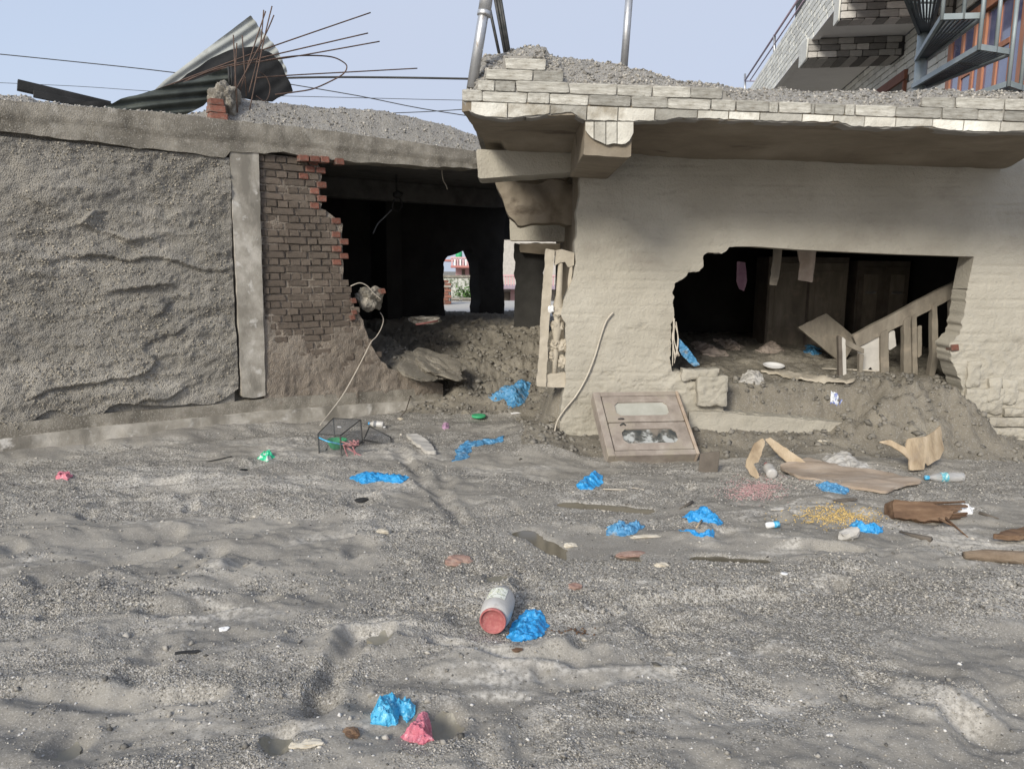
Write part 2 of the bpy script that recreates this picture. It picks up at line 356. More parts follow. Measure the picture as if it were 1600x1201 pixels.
M['gravelw'] = mk('pale_stones', [(.3, g3(.42, .03)), (.7, g3(.55, .03))], 30, 3, .7, .3, 160, rand=.3, island=True)
M['rebar'] = mk('rusty_steel', [(.35, (.10, .075, .065)), (.65, (.17, .11, .085))], 20, 5, .75, .4, 150, metal=.4)
M['steel'] = mk('galvanised_steel', [(.3, g3(.45, -.02)), (.7, g3(.58, -.02))], 12, 5, .42, .1, 60, metal=.75, stain=[(25, .62, .7, (.28, .22, .17), (1, 1, .3))])
M['sheetl'] = mk('galvanised_sheet', [(.3, (.36, .37, .345)), (.7, (.5, .51, .48))], 5, 5, .6, .1, 40, metal=.1, stain=[(3, .58, .7, (.28, .28, .24), (1, 1, 1))])
M['sheetd'] = mk('dirty_sheet', [(.3, (.045, .05, .047)), (.55, (.09, .1, .088)), (.75, (.17, .175, .15))], 3, 6, .6, .2, 40, metal=.35)
M['black'] = mk('black_rubber', [(.3, g3(.018)), (.7, g3(.035))], 6, 4, .6, .2, 40)
M['wood'] = mk('muddy_wood', [(.3, (.15, .13, .105)), (.5, (.205, .18, .145)), (.7, (.28, .25, .205))], 9, 7, .85, .4, 60, stretch=(1, 1, .25), stain=[(6, .55, .68, (.28, .24, .19), (1, 1, 1))])
M['woodp'] = mk('plum_painted_wood', [(.3, (.235, .20, .17)), (.5, (.31, .265, .23)), (.72, (.42, .375, .325))], 7, 7, .85, .4, 60, stain=[(4, .50, .64, (.33, .29, .235), (1, 1, 1))])
M['woodd'] = mk('dark_wood', [(.3, (.10, .085, .07)), (.7, (.17, .145, .12))], 7, 6, .85, .3, 60)
M['carve'] = mk('mud_coated_frame', [(.3, (.38, .335, .265)), (.7, (.50, .45, .37))], 5, 7, .92, .5, 70)
M['ply'] = mk('raw_plywood', [(.33, (.27, .20, .13)), (.5, (.42, .33, .225)), (.66, (.54, .44, .32))], 8, 8, .85, .6, 70, stretch=(1, 1, .3), stain=[(5, .58, .7, (.34, .27, .2), (1, 1, 1))])
M['splint'] = mk('splintered_wood', [(.3, (.085, .05, .032)), (.55, (.17, .105, .065)), (.75, (.30, .21, .14))], 16, 7, .88, .7, 90, stretch=(.2, 1, 1))
M['board'] = mk('wet_board', [(.3, (.30, .23, .17)), (.5, (.40, .32, .25)), (.72, (.48, .41, .34))], 6, 7, .8, .35, 70, stretch=(.4, 1.5, 1))
M['bag'] = mk('blue_plastic', [(.3, (.018, .25, .60)), (.7, (.04, .36, .72))], 9, 4, .34, .6, 38, spec=.6, dist=.02, voro=(28, .55, .025), stain=[(38, .55, .68, (.16, .52, .86), (1, 1, 1))])
M['bagl'] = mk('light_blue_plastic', [(.3, (.05, .36, .62)), (.7, (.09, .45, .70))], 9, 4, .34, .6, 38, spec=.6, dist=.02, voro=(28, .55, .025), stain=[(38, .55, .68, (.30, .66, .86), (1, 1, 1)), (12, .62, .75, (.3, .3, .28), (1, 1, 1))])
M['bagm'] = mk('muddy_blue_plastic', [(.3, (.05, .20, .40)), (.7, (.10, .32, .55))], 9, 5, .42, .6, 38, spec=.6, dist=.02, voro=(28, .55, .025), stain=[(38, .55, .68, (.30, .52, .70), (1, 1, 1)), (10, .55, .68, (.25, .25, .24), (1, 1, 1))])
M['bagp'] = mk('pink_plastic', [(.3, (.50, .11, .16)), (.7, (.68, .24, .29))], 12, 4, .36, .6, 45, spec=.6, dist=.02, voro=(32, .55, .025), stain=[(38, .55, .68, (.85, .45, .50), (1, 1, 1))])
M['bagv'] = mk('mauve_plastic', [(.3, (.42, .22, .36)), (.7, (.55, .36, .47))], 12, 4, .4, .25, 60)
M['green'] = mk('green_plastic', [(.3, (.04, .34, .14)), (.7, (.08, .46, .22))], 9, 4, .4, .1, 50)
M['greenw'] = mk('green_wrapper', [(.35, (.02, .42, .2)), (.5, (.05, .55, .3)), (.6, (.6, .65, .6))], 22, 3, .35, .2, 60)
M['red'] = mk('red_lid', [(.3, (.34, .10, .10)), (.6, (.42, .15, .14)), (.75, (.48, .27, .24))], 60, 5, .6, .2, 90)
M['jar'] = mk('cloudy_plastic', [(.3, g3(.42, .04)), (.7, g3(.56, .03))], 8, 5, .3, .15, 40, spec=.5, stain=[(7, .58, .72, (.33, .31, .28), (1, 1, 1))])
M['pet'] = mk('clear_plastic', [(.3, g3(.72)), (.7, g3(.82))], 8, 4, .15, .1, 40, trans=.65, spec=.5)
M['paper'] = mk('paper_label', [(.3, (.75, .75, .66)), (.52, (.8, .8, .70)), (.56, (.2, .23, .2)), (.61, (.76, .76, .55))], 48, 2, .7, .1, 50)
M['blabel'] = mk('blue_label', [(.35, (.1, .35, .55)), (.55, (.2, .5, .45)), (.6, (.7, .75, .75))], 60, 2, .5, .1, 50)
M['porc'] = mk('white_enamel', [(.3, g3(.74)), (.7, g3(.80))], 5, 3, .25, .05, 40, spec=.5)
M['cloth'] = mk('muddy_cloth', [(.3, (.36, .29, .24)), (.7, (.52, .44, .38))], 7, 6, .95, .5, 120)
M['gsheet'] = mk('grey_plastic_sheet', [(.3, g3(.28, .06)), (.5, g3(.42, .05)), (.7, g3(.55, .03))], 14, 6, .55, .4, 50)
M['pale'] = mk('pale_board', [(.3, g3(.40, .06)), (.7, g3(.52, .06))], 8, 5, .85, .3, 60)
M['wire'] = mk('pale_cable', [(.3, (.45, .4, .33)), (.7, (.58, .53, .45))], 8, 4, .7, .2, 60)
M['dwire'] = mk('dark_cable', [(.3, g3(.03)), (.7, g3(.05))], 8, 3, .6, .1, 60)
M['iron'] = mk('dark_iron', [(.3, (.05, .055, .055)), (.7, (.11, .105, .1))], 15, 5, .6, .3, 80, metal=.5)
M['stair'] = mk('grey_painted_steel', [(.3, (.24, .28, .29)), (.7, (.33, .37, .38))], 5, 5, .5, .1, 60, metal=.2)
M['staird'] = mk('dark_grating', [(.3, (.07, .085, .095)), (.7, (.11, .125, .13))], 5, 5, .5, .1, 60, metal=.3)
M['orange'] = mk('varnished_timber', [(.3, (.33, .135, .075)), (.55, (.42, .19, .115)), (.75, (.50, .26, .17))], 6, 6, .5, .2, 60, stretch=(2, 2, .3))
M['glass'] = mk('window_glass', [(.3, (.10, .11, .20)), (.7, (.14, .15, .27))], 3, 3, .06, 0, metal=.0, spec=1.0, coat=.6)
M['rail'] = mk('mauve_rail', [(.3, (.30, .24, .30)), (.7, (.38, .31, .37))], 6, 4, .5, .1, 60)
M['pink'] = mk('pink_render', [(.3, (.55, .34, .36)), (.7, (.64, .43, .44))], 3, 5, .8, .1, 40)
M['redroof'] = mk('faded_red', [(.3, (.40, .15, .14)), (.7, (.50, .23, .2))], 5, 4, .8, .1, 40)
M['moss'] = mk('mossy_white_wall', [(.42, (.13, .16, .10)), (.5, (.45, .46, .42)), (.62, (.66, .66, .62))], 9, 8, .9, .4, 30)
M['leaf'] = mk('leaf', [(.3, (.05, .11, .03)), (.7, (.10, .18, .05))], 8, 4, .7, .1, 40, rand=.4, island=True)
M['water'] = mk('murky_water', [(.3, (.12, .105, .075)), (.7, (.155, .135, .10))], 3, 4, .09, 0, spec=.6)
M['silt'] = mk('wet_silt', [(.3, (.19, .175, .135)), (.7, (.24, .22, .175))], 6, 4, .4, .2, 60, spec=.5)
M['flake'] = mk('brick_flake', [(.3, (.26, .15, .12)), (.7, (.38, .27, .22))], 20, 5, .9, .5, 90)
M['cream'] = mk('cream_scrap', [(.3, (.50, .44, .34)), (.7, (.62, .57, .48))], 14, 4, .85, .3, 60)
M['pinkgrain'] = mk('pink_grains', [(.3, (.42, .25, .25)), (.7, (.55, .36, .35))], 30, 3, .8, .1, 60, rand=.35, island=True)
M['corn'] = mk('yellow_grains', [(.3, (.50, .34, .12)), (.7, (.62, .46, .2))], 30, 3, .7, .1, 60, rand=.35, island=True)
M['maroon'] = mk('maroon_string', [(.3, (.30, .12, .13)), (.7, (.45, .25, .25))], 12, 4, .8, .2, 60)
M['netting'] = mk('grey_netting', [(.3, g3(.14, -.05)), (.7, g3(.22, -.05))], 12, 4, .8, .2, 60)
M['gravelbed'] = mk('gravel_bed', [(.3, g3(.22, .08)), (.55, g3(.31, .08)), (.75, g3(.26, .16))], 9, 8, .9, .8, 110, speck=[(150, .75, g3(.42, .02), .7), (120, .84, g3(.1), .7)], dist=.012, voro=(95, .7, .01))
M['brownw'] = mk('brown_timber', [(.3, (.17, .065, .04)), (.7, (.24, .1, .065))], 6, 5, .6, .2, 60)
M['dirtyglass'] = mk('streaked_glass', [(.40, (.06, .065, .065)), (.5, (.12, .12, .11)), (.58, (.42, .43, .42))], 9, 6, .2, .1, 40, spec=.6, stain=[(5, .52, .62, (.22, .19, .16), (1, 1, 1))])
M['mudglass'] = mk('mud_filmed_glass', [(.3, (.36, .355, .31)), (.7, (.46, .455, .41))], 6, 6, .55, .1, 40)
M['petd'] = mk('dusty_plastic', [(.3, g3(.38, .04)), (.7, g3(.52, .04))], 14, 5, .3, .2, 40, spec=.5)
M['bagsil'] = mk('blue_white_packet', [(.4, (.10, .14, .40)), (.5, (.6, .63, .68)), (.65, (.75, .76, .78))], 25, 3, .3, .2, 60)
M['clod'] = mk('mud_clod', [(.3, g3(.15, .1)), (.7, g3(.24, .1))], 12, 5, .9, .6, 90, rand=.3, island=True)
M['logm'] = mk('muddy_log', [(.3, (.16, .115, .08)), (.5, (.24, .185, .135)), (.72, (.33, .28, .22))], 10, 7, .9, .8, 60, stretch=(.3, 1, 1), dist=.02)
# ------------------------------------------------------------------ ground
UR = lambda px, py=640: FR.uv(px, py)[0]
UL = lambda px, py=600: FL.uv(px, py)[0]
uR_k = [UR(p) for p in (880, 1000, 1090, 1130, 1300, 1340, 1390, 1480, 1508, 1548, 1600, 1750)]
uR_h = [.04, .06, .12, .13, .15, .30, .50, .53, .42, .12, .06, .05]
uL690 = UL(690, 605)
def xy(px, py): p = on_z(px, py, 0); return (p.x, p.y)
PUD = [(xy(822, 831), xy(890, 866), .055), (xy(885, 786), xy(1005, 796), .055), (xy(975, 868), xy(1040, 874), .035), (xy(1090, 870), xy(1190, 874), .03)]
DENT = [(xy(592, 1003), .07, .05), (xy(695, 1132), .075, .05), (xy(105, 1160), .07, .045), (xy(435, 1166), .06, .04), (xy(565, 782), .12, .04), (xy(565, 852), .1, .035),
        (xy(620, 812), .16, .03), (xy(375, 880), .08, .03), (xy(295, 882), .08, .025), (xy(1010, 985), .09, .03), (xy(1180, 1030), .1, .02), (xy(20, 860), .06, .04), (xy(75, 955), .05, .03),
        (xy(775, 898), .07, .03), (xy(1290, 925), .12, .02), (xy(905, 1010), .05, .03), (xy(480, 990), .1, .03), (xy(500, 1100), .09, .04), (xy(230, 1040), .1, .03), (xy(1520, 1140), .1, .03)]
q_ = random.Random(21)
for _ in range(46):
    c_ = (q_.uniform(-3.2, 3.4), q_.uniform(2.0, 5.6)); DENT.append((c_, q_.uniform(.045, .10), q_.uniform(.018, .042)))
GROOVE = [(xy(614, 702), xy(722, 812), .05, .03), (xy(565, 1000), xy(500, 1105), .04, .045), (xy(1000, 942), xy(1210, 938), .05, .04), (xy(1020, 985), xy(1130, 975), .05, .03), (xy(1080, 858), xy(1330, 868), .05, .04),
          (xy(130, 770), xy(330, 752), .05, .035), (xy(60, 905), xy(260, 860), .05, .035), (xy(1340, 1060), xy(1580, 1150), .05, .03), (xy(240, 960), xy(420, 935), .05, .04), (xy(0, 1085), xy(330, 1095), .05, .035), (xy(690, 1010), xy(900, 1040), .04, .025)]
def capd(x, y, a, b):
    dx, dy = b[0]-a[0], b[1]-a[1]; t = np.clip(((x-a[0])*dx+(y-a[1])*dy)/(dx*dx+dy*dy), 0, 1)
    return np.hypot(x-a[0]-t*dx, y-a[1]-t*dy)
def H(x, y):
    x = np.asarray(x, float); y = np.asarray(y, float)
    qx = x-FL.O.x; qy = y-FL.O.y; ul = qx*FL.U.x+qy*FL.U.y; dl = -(qx*FL.N.x+qy*FL.N.y)
    qx = x-FR.O.x; qy = y-FR.O.y; ur = qx*FR.U.x+qy*FR.U.y; dr = -(qx*FR.N.x+qy*FR.N.y)
    wx = x+.25*fbm(x*.7, y*.7, 3, 41); wy = y+.25*fbm(x*.7, y*.7, 3, 43); gx_ = x+.06*fbm(x*4, y*4, 3, 47); gy_ = y+.06*fbm(x*4, y*4, 3, 48)
    b = .055*fbm(wx*.55, wy*1.1, 3, 5)+.050*ridge(wx*.8+wy*.35, wy*2.3-wx*.25, 3, 9)*sm(fbm(x*.5, y*.5, 2, 77), -.4, .5)+.030*fbm(x*4.2, y*6.5, 5, 3)+.007*fbm(x*20, y*24, 3, 8)+.014*np.sin((wy*1.5-wx*.75)*7.5+3*fbm(x*.8, y*.8, 2, 14))*sm(fbm(x*.7, y*.7, 2, 15), -.2, .3)
    # wave-like steps left by running water
    st = fbm(wx*.45+wy*.2, wy*1.6-wx*.12, 2, 23)*4.5; b = b+.020*sm(fbm(x*1.3, y*1.3, 2, 66), -.1, .4)*(sm(st-np.floor(st), .0, .22)-(st-np.floor(st)))
    for (c, r, d) in DENT:
        q = np.hypot((x-c[0])*1.15, (y-c[1])*.8)/r; b = b-d*np.exp(-q**3)+.25*d*np.exp(-((q-1.35)/.4)**2)
    for (a_, b_, r, dp) in GROOVE:
        d = capd(gx_, gy_, a_, b_)/r; b = b-dp*np.exp(-d**2)+.4*dp*np.exp(-((d-1.8)/.7)**2)
    for (a_, b_, r) in PUD:
        d0 = capd(x, y, a_, b_); d = d0+.035*fbm(x*10, y*10, 3, 31); w = 1-sm(d0, r*1.6, r+.38); b = np.where(d0 < r+.30, np.maximum(b*(1-w), -.004), b)-.04*(1-sm(d, .3*r, r*1.9))
    in_l = sm(dl, -.12, .06)*(1-sm(ul, uL690-.15, uL690+.25))
    hl = .12+.46*sm(dl, -.06, .24)+.25*sm(dl, .15, 2.2)
    hp = .80*sm(y+.12*fbm(x*2, y*2, 3, 6), 8.0, 10.9)*(1-sm(ur, -.12, .0)*sm(dr, .0, .2))*(1-sm(-ul, 0, .3))
    hw = np.interp(ur, uR_k, uR_h, left=0, right=.04)
    wn = .22*fbm(x*2.2, y*2.2, 3, 51)
    fall = 1-sm(-dr+wn*.6, .02, .62); ih = sm(ur, -.25, .03)
    hr = np.where(dr < 0, hw*fall, hw+(.55-hw)*sm(dr, .02, .3)+.14*sm(dr, .3, 2.6))*ih
    rub = .10*(1-sm(np.abs(ur+.22), .0, .42))*(1-sm(np.abs(dr+.1), .1, .9))        # mud at the corner of the passage
    wl = .07*(1-sm(-dl, 0, .5))*sm(-dl, -.3, 0)*(1-sm(ul, 0, 6))
    m = np.maximum(np.maximum(hl*in_l, hp*(1-in_l)), np.maximum(hr, rub)); m = np.maximum(m, wl)
    m = m*(1-.55*sm(y, 13.5, 15.5))
    k = sm(m, .03, .2)*(1-.45*sm(dr, .1, .5)*sm(ur, 0, .1))
    hk = sm(ur, uR_k[3], uR_k[6])*sm(-dr, -.35, -.1)
    c1, c2 = worley(x*6.5+.4*fbm(x*5, y*5, 2, 2), y*6.5, 4); e1, e2 = worley(x*15, y*15, 14)
    b = b*(1-.5*k)+k*((.035+.075*hk)*(.5-c1)+(.018+.04*hk)*(.5-e1)+.065*fbm(x*3.4, y*3.4, 5, 61)+.02*fbm(x*22, y*22, 3, 62)-.03*(1-sm(c2-c1, 0, .12)))
    far = sm(np.hypot(x, y-4), 12, 30)
    return b*(1-far)+m-5*sm(y, 16.2, 18)*(1-sm(x, 2.2, 3.6))
def Hs(x, y): return float(H(np.array([x]), np.array([y]))[0])
_T = np.concatenate([np.arange(.9, 6, .008), np.arange(6, 22, .02)])
def hit(px, py, up=0.):
    d = ray(px, py); d = d/d.y; x = CAM.x+d.x*_T; y = CAM.y+d.y*_T; z = CAM.z+d.z*_T
    i = np.nonzero(z <= H(x, y)+up)[0]
    if not len(i): return on_z(px, py, 0)
    t = _T[i[0]]; return CAM+d*t
def axis(a, b, step, lim, grow=1.25):
    c = [a]
    while c[-1] < b: c.append(c[-1]+step(c[-1]))
    hi = [c[-1]]; s = step(c[-1])
    while hi[-1] < lim: s *= grow; hi.append(hi[-1]+s)
    lo = [c[0]]; s = step(c[0])
    while lo[-1] > -lim: s *= grow; lo.append(lo[-1]-s)
    return np.array(lo[::-1][:-1]+c+hi[1:])
gx = axis(-5.2, 5.2, lambda x: .015 if abs(x) < 2.3 else .024, 600); gy = axis(1.5, 13, lambda y: max(.0115, .0032*y), 600)
X, Y = np.meshgrid(gx, gy, indexing='ij'); Z = H(X.ravel(), Y.ravel())
ni, nj = X.shape; ii = np.arange(ni*nj).reshape(ni, nj)
q = np.stack([ii[:-1, :-1], ii[1:, :-1], ii[1:, 1:], ii[:-1, 1:]], -1).reshape(-1, 4)
ground = put('ground', mesh_np('ground', np.stack([X.ravel(), Y.ravel(), Z], 1), q), M['ground'], None, True); ground['kind'] = 'structure'
# brown mud of the heaps: the same sheet, second material where the mound rises
M['ground'].node_tree  # gravel
me = ground.data; me.materials.append(M['mud'])
pc = np.array([(X[:-1, :-1]+X[1:, 1:])/2, (Y[:-1, :-1]+Y[1:, 1:])/2]).reshape(2, -1)
def moundness(x, y):
    qx = x-FR.O.x; qy = y-FR.O.y; ur = qx*FR.U.x+qy*FR.U.y; dr = -(qx*FR.N.x+qy*FR.N.y)
    qx = x-FL.O.x; qy = y-FL.O.y; dl = -(qx*FL.N.x+qy*FL.N.y)
    return np.maximum(np.maximum(sm(dr, -.62, -.45)*sm(ur, -.6, -.2), sm(dl, -.06, .02)), sm(y, 8.0, 8.5)*sm(x, -1.6, -1.0))+.3*fbm(x*3, y*3, 3, 88)
me.polygons.foreach_set('material_index', (moundness(*pc) > .5).astype(np.int32))
for (a, b, r) in PUD:
    A = Vector(a); B = Vector(b); d = (B-A).normalized(); n_ = Vector((-d.y, d.x)); out = []
    for k in range(14):
        t = math.pi*k/13; out.append(B+(n_*math.cos(t)+d*math.sin(t))*r*2.8)
    for k in range(14):
        t = math.pi*k/13; out.append(A+(-n_*math.cos(t)-d*math.sin(t))*r*2.8)
    o = put('puddle', mesh_py('puddle', [(p.x, p.y, -.014) for p in out], [tuple(range(len(out)-1, -1, -1))]), M['water']); o['kind'] = 'structure'
for c, r in ((DENT[0][0], .06), (DENT[1][0], .07), (DENT[2][0], .06), (DENT[3][0], .055), (DENT[13][0], .05)):
    zc = Hs(*c); P = rough([(c[0]+r*.9*math.cos(t*.42), c[1]+r*1.1*math.sin(t*.42)) for t in range(15)], .03, .02, int(r*1000))
    o = put('puddle', poly_mesh('puddle', GZ, P, cell=.008, disp=lambda u, v: np.maximum(H(u, v)+.001, zc+.010), bot=lambda u, v: H(u, v)-.01), M['silt'], None, True); o['kind'] = 'structure'
def coarse(x, y): return sm(fbm(x*.9+.3*y, y*2.1-.2*x, 4, 19)+.3*fbm(x*6, y*8, 3, 29), -.32, .25)
def palef(x, y):
    n1 = fbm(x*.9+.25*y, y*2.6-.35*x, 4, 119, .55); n2 = fbm(x*1.4, y*1.4, 3, 121)
    return np.clip(np.exp(-(n1/.06)**2)*sm(n2, -.15, .35)+.8*sm(fbm(x*1.1, y*2.2, 3, 131), .28, .5), 0, 1)
for nm_, fn_ in (('coarse', coarse), ('pale', palef)):
    at_ = me.attributes.new(nm_, 'FLOAT', 'POINT'); at_.data.foreach_set('value', fn_(X.ravel(), Y.ravel()).astype(np.float32))
# gravel lying on the sheet: finer and denser close by
def strew(name, n, y0, y1, r0, r1, mat, mask=None, x_max=None, gam=1.6):
    t = RNG.uniform(0, 1, n); y = 1/((1-t)/y0+t/y1); x = RNG.uniform(-1, 1, n)*(.78*y+.25)
    w = (coarse(x, y)*1.3-.5) if mask is None else mask(x, y)
    keep = (RNG.uniform(-.55, .75, n) < w) & (moundness(x, y) < .45)
    for (a_, b_, r) in PUD: keep &= capd(x, y, a_, b_) > r*1.2
    for (c, r, d) in DENT[:4]: keep &= np.hypot(x-c[0], y-c[1]) > r
    x = x[keep]; y = y[keep]; r = r0+(r1-r0)*RNG.uniform(0, 1, len(x))**gam
    o = pebbles(name, np.stack([x, y, H(x, y)+r*.15], 1), r, mat); return o
strew('gravel', 120000, 1.7, 4.4, .0020, .0062, M['gravelg'], gam=2.4)
strew('gravel', 40000, 3.4, 7.8, .004, .010, M['gravelg'], gam=2)
strew('gravel', 3000, 1.8, 7.5, .003, .010, M['gravelw'], mask=lambda x, y: np.full(x.shape, .6), gam=3)
strew('gravel', 500, 1.8, 8, .008, .022, M['gravelg'], mask=lambda x, y: np.full(x.shape, .6), gam=3.5)
# clods on the mud heaps
cx = RNG.uniform(-1.6, 5, 12000); cy = RNG.uniform(5.9, 10.5, 12000); k = (moundness(cx, cy) > .45)
qx = cx-FR.O.x; qy = cy-FR.O.y; k &= ~((-(qx*FR.N.x+qy*FR.N.y) > .5) & (qx*FR.U.x+qy*FR.U.y > 0)); cx, cy = cx[k], cy[k]
cr_ = .006+.034*RNG.uniform(0, 1, len(cx))**3.2
pebbles('mud_clods', np.stack([cx, cy, H(cx, cy)+cr_*.2], 1), cr_, M['clod'], .8)

# ------------------------------------------------------------------ left house
LH = thing('ruined_house', 'mud-caked house with bare brick, a concrete column and a blown-out front', 'house', FL.pt(0, 0, -.5))
def PL(pts, off=0.): return [FL.uv(x, y, off) for x, y in pts]
VT = FL.uv(740, 240)[1]; U_L = -2.2
def d_mud(u, v):
    wu = u+.10*fbm(u*2.7, v*2.7, 3, 1); wv = v+.07*fbm(u*2.9, v*2.9, 4, 2)
    w = .030*fbm(wu*1.1, wv*2.4, 4, 11)+.020*ridge(wu*2.2, wv*5.5, 4, 12)+.020*fbm(u*9, v*12, 5, 13, .62)
    # sagging shelves of mud that break off in places
    s = fbm(wu*.5, wv*1.2, 3, 25)*2.2+wv*2.6; fr_ = s-np.floor(s); w = w+.052*(1-fr_)**2*sm(fr_, 0, .05)*sm(fbm(wu*1.6, wv*1.8, 3, 26), -.12, .3)
    return w+.02+RNG.normal(0, .0022, u.shape)
lw_low = PL([(-160, 690), (0, 664), (25, 668), (62, 650), (78, 640), (150, 652), (170, 636), (188, 628), (260, 634), (330, 630), (352, 618), (372, 606)])
lw = [(U_L, lw_low[0][1])]+rough(lw_low, .018, .05, 3, False)+PL([(366, 500), (361, 380), (357, 247)])+[(U_L, VT-.25)]
put('mud_plaster', poly_mesh('mud_plaster', FL, lw, cell=.0145, thick=.2, disp=d_mud), M['mudwall'], LH)
n_ = 16000; su = RNG.uniform(-.1, FL.uv(355, 400)[0], n_); sv = RNG.uniform(.12, VT-.2, n_); k = pip(su, sv, lw) & (fbm(su*2, sv*3, 3, 55)+RNG.normal(0, .25, n_) > -.1)
su, sv = su[k], sv[k]; sr = .003+.011*RNG.uniform(0, 1, len(su))**3.2
pebbles('gravel', FL.np3(su, sv, d_mud(su, sv)+.001), sr, M['stuck'], .8, LH)
box('inner_wall', FL.pt((U_L+FL.uv(357, 400)[0])/2, VT/2-.2, -.105), FL.U*(FL.uv(357, 400)[0]-U_L), FL.V*VT, FL.N*.19, M['mudwall'], LH, .01)
# plinth in two steps
def d_pl(u, v): return .010*fbm(u*6, v*9, 4, 4)+.004*fbm(u*30, v*30, 2, 6)
pu = [(U_L, -.25)]+[(FL.uv(690, 640)[0], -.25)]+PL([(690, 604), (560, 612), (420, 621), (330, 632), (160, 645), (0, 662)])+[(U_L, FL.uv(0, 662)[1])]
put('plinth', poly_mesh('plinth', FL, pu, cell=.03, thick=.25, disp=d_pl, off=.035), M['beam'], LH, True)
pu = [(U_L, -.25)]+[(FL.uv(692, 640)[0], -.25)]+PL([(692, 622), (560, 630), (420, 640), (340, 648), (160, 664), (0, 684)])+[(U_L, FL.uv(0, 684)[1])]
put('plinth_step', poly_mesh('plinth_step', FL, pu, cell=.03, thick=.2, disp=d_pl, off=.085), M['conc'], LH, True)
# column and ring beam
def d_c(u, v): return .005*fbm(u*4, v*6, 4, 5)+.002*fbm(u*40, v*40, 2, 7)
column = put('column', poly_mesh('column', FL, rough(PL([(357, 236), (402, 238), (413, 617), (395, 621), (376, 619)]), .004, .06, 2), cell=.025, thick=.27, disp=d_c, off=.045), M['conc'], LH, True)
bb = PL([(0, 206), (60, 214), (140, 222), (215, 233), (290, 241), (350, 249), (358, 237), (412, 242), (440, 238), (500, 250), (560, 255), (620, 257), (680, 262), (744, 264)])
bt = PL([(744, 238), (650, 225), (560, 213), (460, 200), (355, 190), (330, 187), (270, 180), (120, 168), (0, 158)])
bm_ = [(U_L, bb[0][1])]+rough(bb, .012, .06, 8, False)+rough(bt, .006, .08, 9, False)+[(U_L, bt[-1][1])]
def d_b(u, v): return .012*fbm(u*2.5, v*5, 4, 35)+.005*fbm(u*18, v*22, 3, 36)+.018*sm(v-VT+.13+.03*fbm(u*2, v, 3, 5), 0, .02)
put('ring_beam', poly_mesh('ring_beam', FL, bm_, cell=.024, thick=.27, disp=d_b, off=.06), M['beam'], LH, True)
# brick wall with its broken edge
br_edge = [(500, 250), (502, 290), (501, 328), (516, 334), (535, 350), (537, 395), (536, 440), (549, 455), (553, 480), (566, 500), (577, 535), (590, 556), (604, 575), (640, 588), (690, 600), (690, 615)]
be = PL(br_edge); rb_ = rough(be, .02, .05, 12, False)
bk = rb_+PL([(412, 632), (404, 239)])
V_LO = FL.uv(450, 500)[1]
def d_bm(u, v):
    c = sm(V_LO+.16*fbm(u*3, v*2, 3, 9)-v, -.25, .45)
    w = -.009+.010*fbm(u*4.5, v*5.5, 4, 79)+c*(.030+.018*fbm(u*3.5, v*3.5, 4, 70)+.012*ridge(u*5, v*3, 3, 71))+(.35+.65*c)*.012*fbm(u*16, v*16, 4, 72, .6)
    return w+.012*sm(fbm(u*2.2, v*3, 3, 75), .05, .4)+RNG.normal(0, .0016, u.shape)
bw = put('brick_wall', poly_mesh('brick_wall', FL, bk, cell=.0145, thick=.21, disp=d_bm), M['mudbrick'], LH)
v_, f_ = box_v((0, 0, 0), (1, 0, 0), (0, 1, 0), (0, 0, 1))
def brick_mesh(seed):
    r = random.Random(seed); bm = bmesh.new(); bmesh.ops.create_cube(bm, size=1)
    for v in bm.verts: v.co += Vector((r.uniform(-.03, .03), r.uniform(-.06, .06), r.uniform(-.04, .04)))
    bmesh.ops.bevel(bm, geom=bm.edges[:], offset=.06, segments=1, affect='EDGES'); m = bpy.data.meshes.new('brick'); bm.to_mesh(m); bm.free(); return m
BR = [brick_mesh(i) for i in range(5)]; BRM = [m.copy() for m in BR]
for m in BR: m.materials.append(M['brick'])
for m in BRM: m.materials.append(M['brickmud'])
def fr_rot(fr): return Matrix((fr.U, fr.V, fr.N)).transposed()
def piece(name, me, fr, u, v, w, su, sv, sw, parent, rz=0.):
    o = bpy.data.objects.new(name, me); COL.objects.link(o)
    o.matrix_world = Matrix.Translation(fr.pt(u, v, w)) @ (fr_rot(fr) @ Matrix.Rotation(rz, 3, 'Z')).to_4x4() @ Matrix.Diagonal((su, sv, sw, 1))
    l, r_, s_ = o.matrix_world.decompose(); o.location = l; o.rotation_mode = 'QUATERNION'; o.rotation_quaternion = r_; o.scale = s_
    adopt(o, parent); return o
CH = .0715; r = random.Random(3); u_c = FL.uv(404, 300)[0]; vtop = FL.uv(450, 245)[1]
ev = [p[1] for p in be][::-1]; eu = [p[0] for p in be][::-1]
for k in range(31):
    v = vtop-CH*(k+.5); ue = float(np.interp(v, ev, eu)); u = u_c+.015+(0 if k % 2 else .055)
    if k % 2 == 0: piece('brick', r.choice(BRM), FL, u_c+.035, v, -.02, .055, .06, .07, bw)
    while u < ue-.02:
        L = .105 if (k % 2 == 0 or r.random() < .35) else .225
        if u+L > ue+.035: L = .105
        if u+L > ue+.06: break
        um = u+L/2; dedge = ue-um
        red = dedge < .10 and k < 15 and r.random() < .75 or dedge < .26 and k < 7 and r.random() < .5
        if dedge < .03 and r.random() < .12: break
        sink = 0
        piece('brick', r.choice(BR if red else BRM), FL, um+r.uniform(-.004, .004), v+r.uniform(-.003, .003), -.052+r.uniform(.003, .016)-sink+(.008 if red else 0), L-.008, CH-.011, .11, bw, r.uniform(-.02, .02))
        u += L+.006
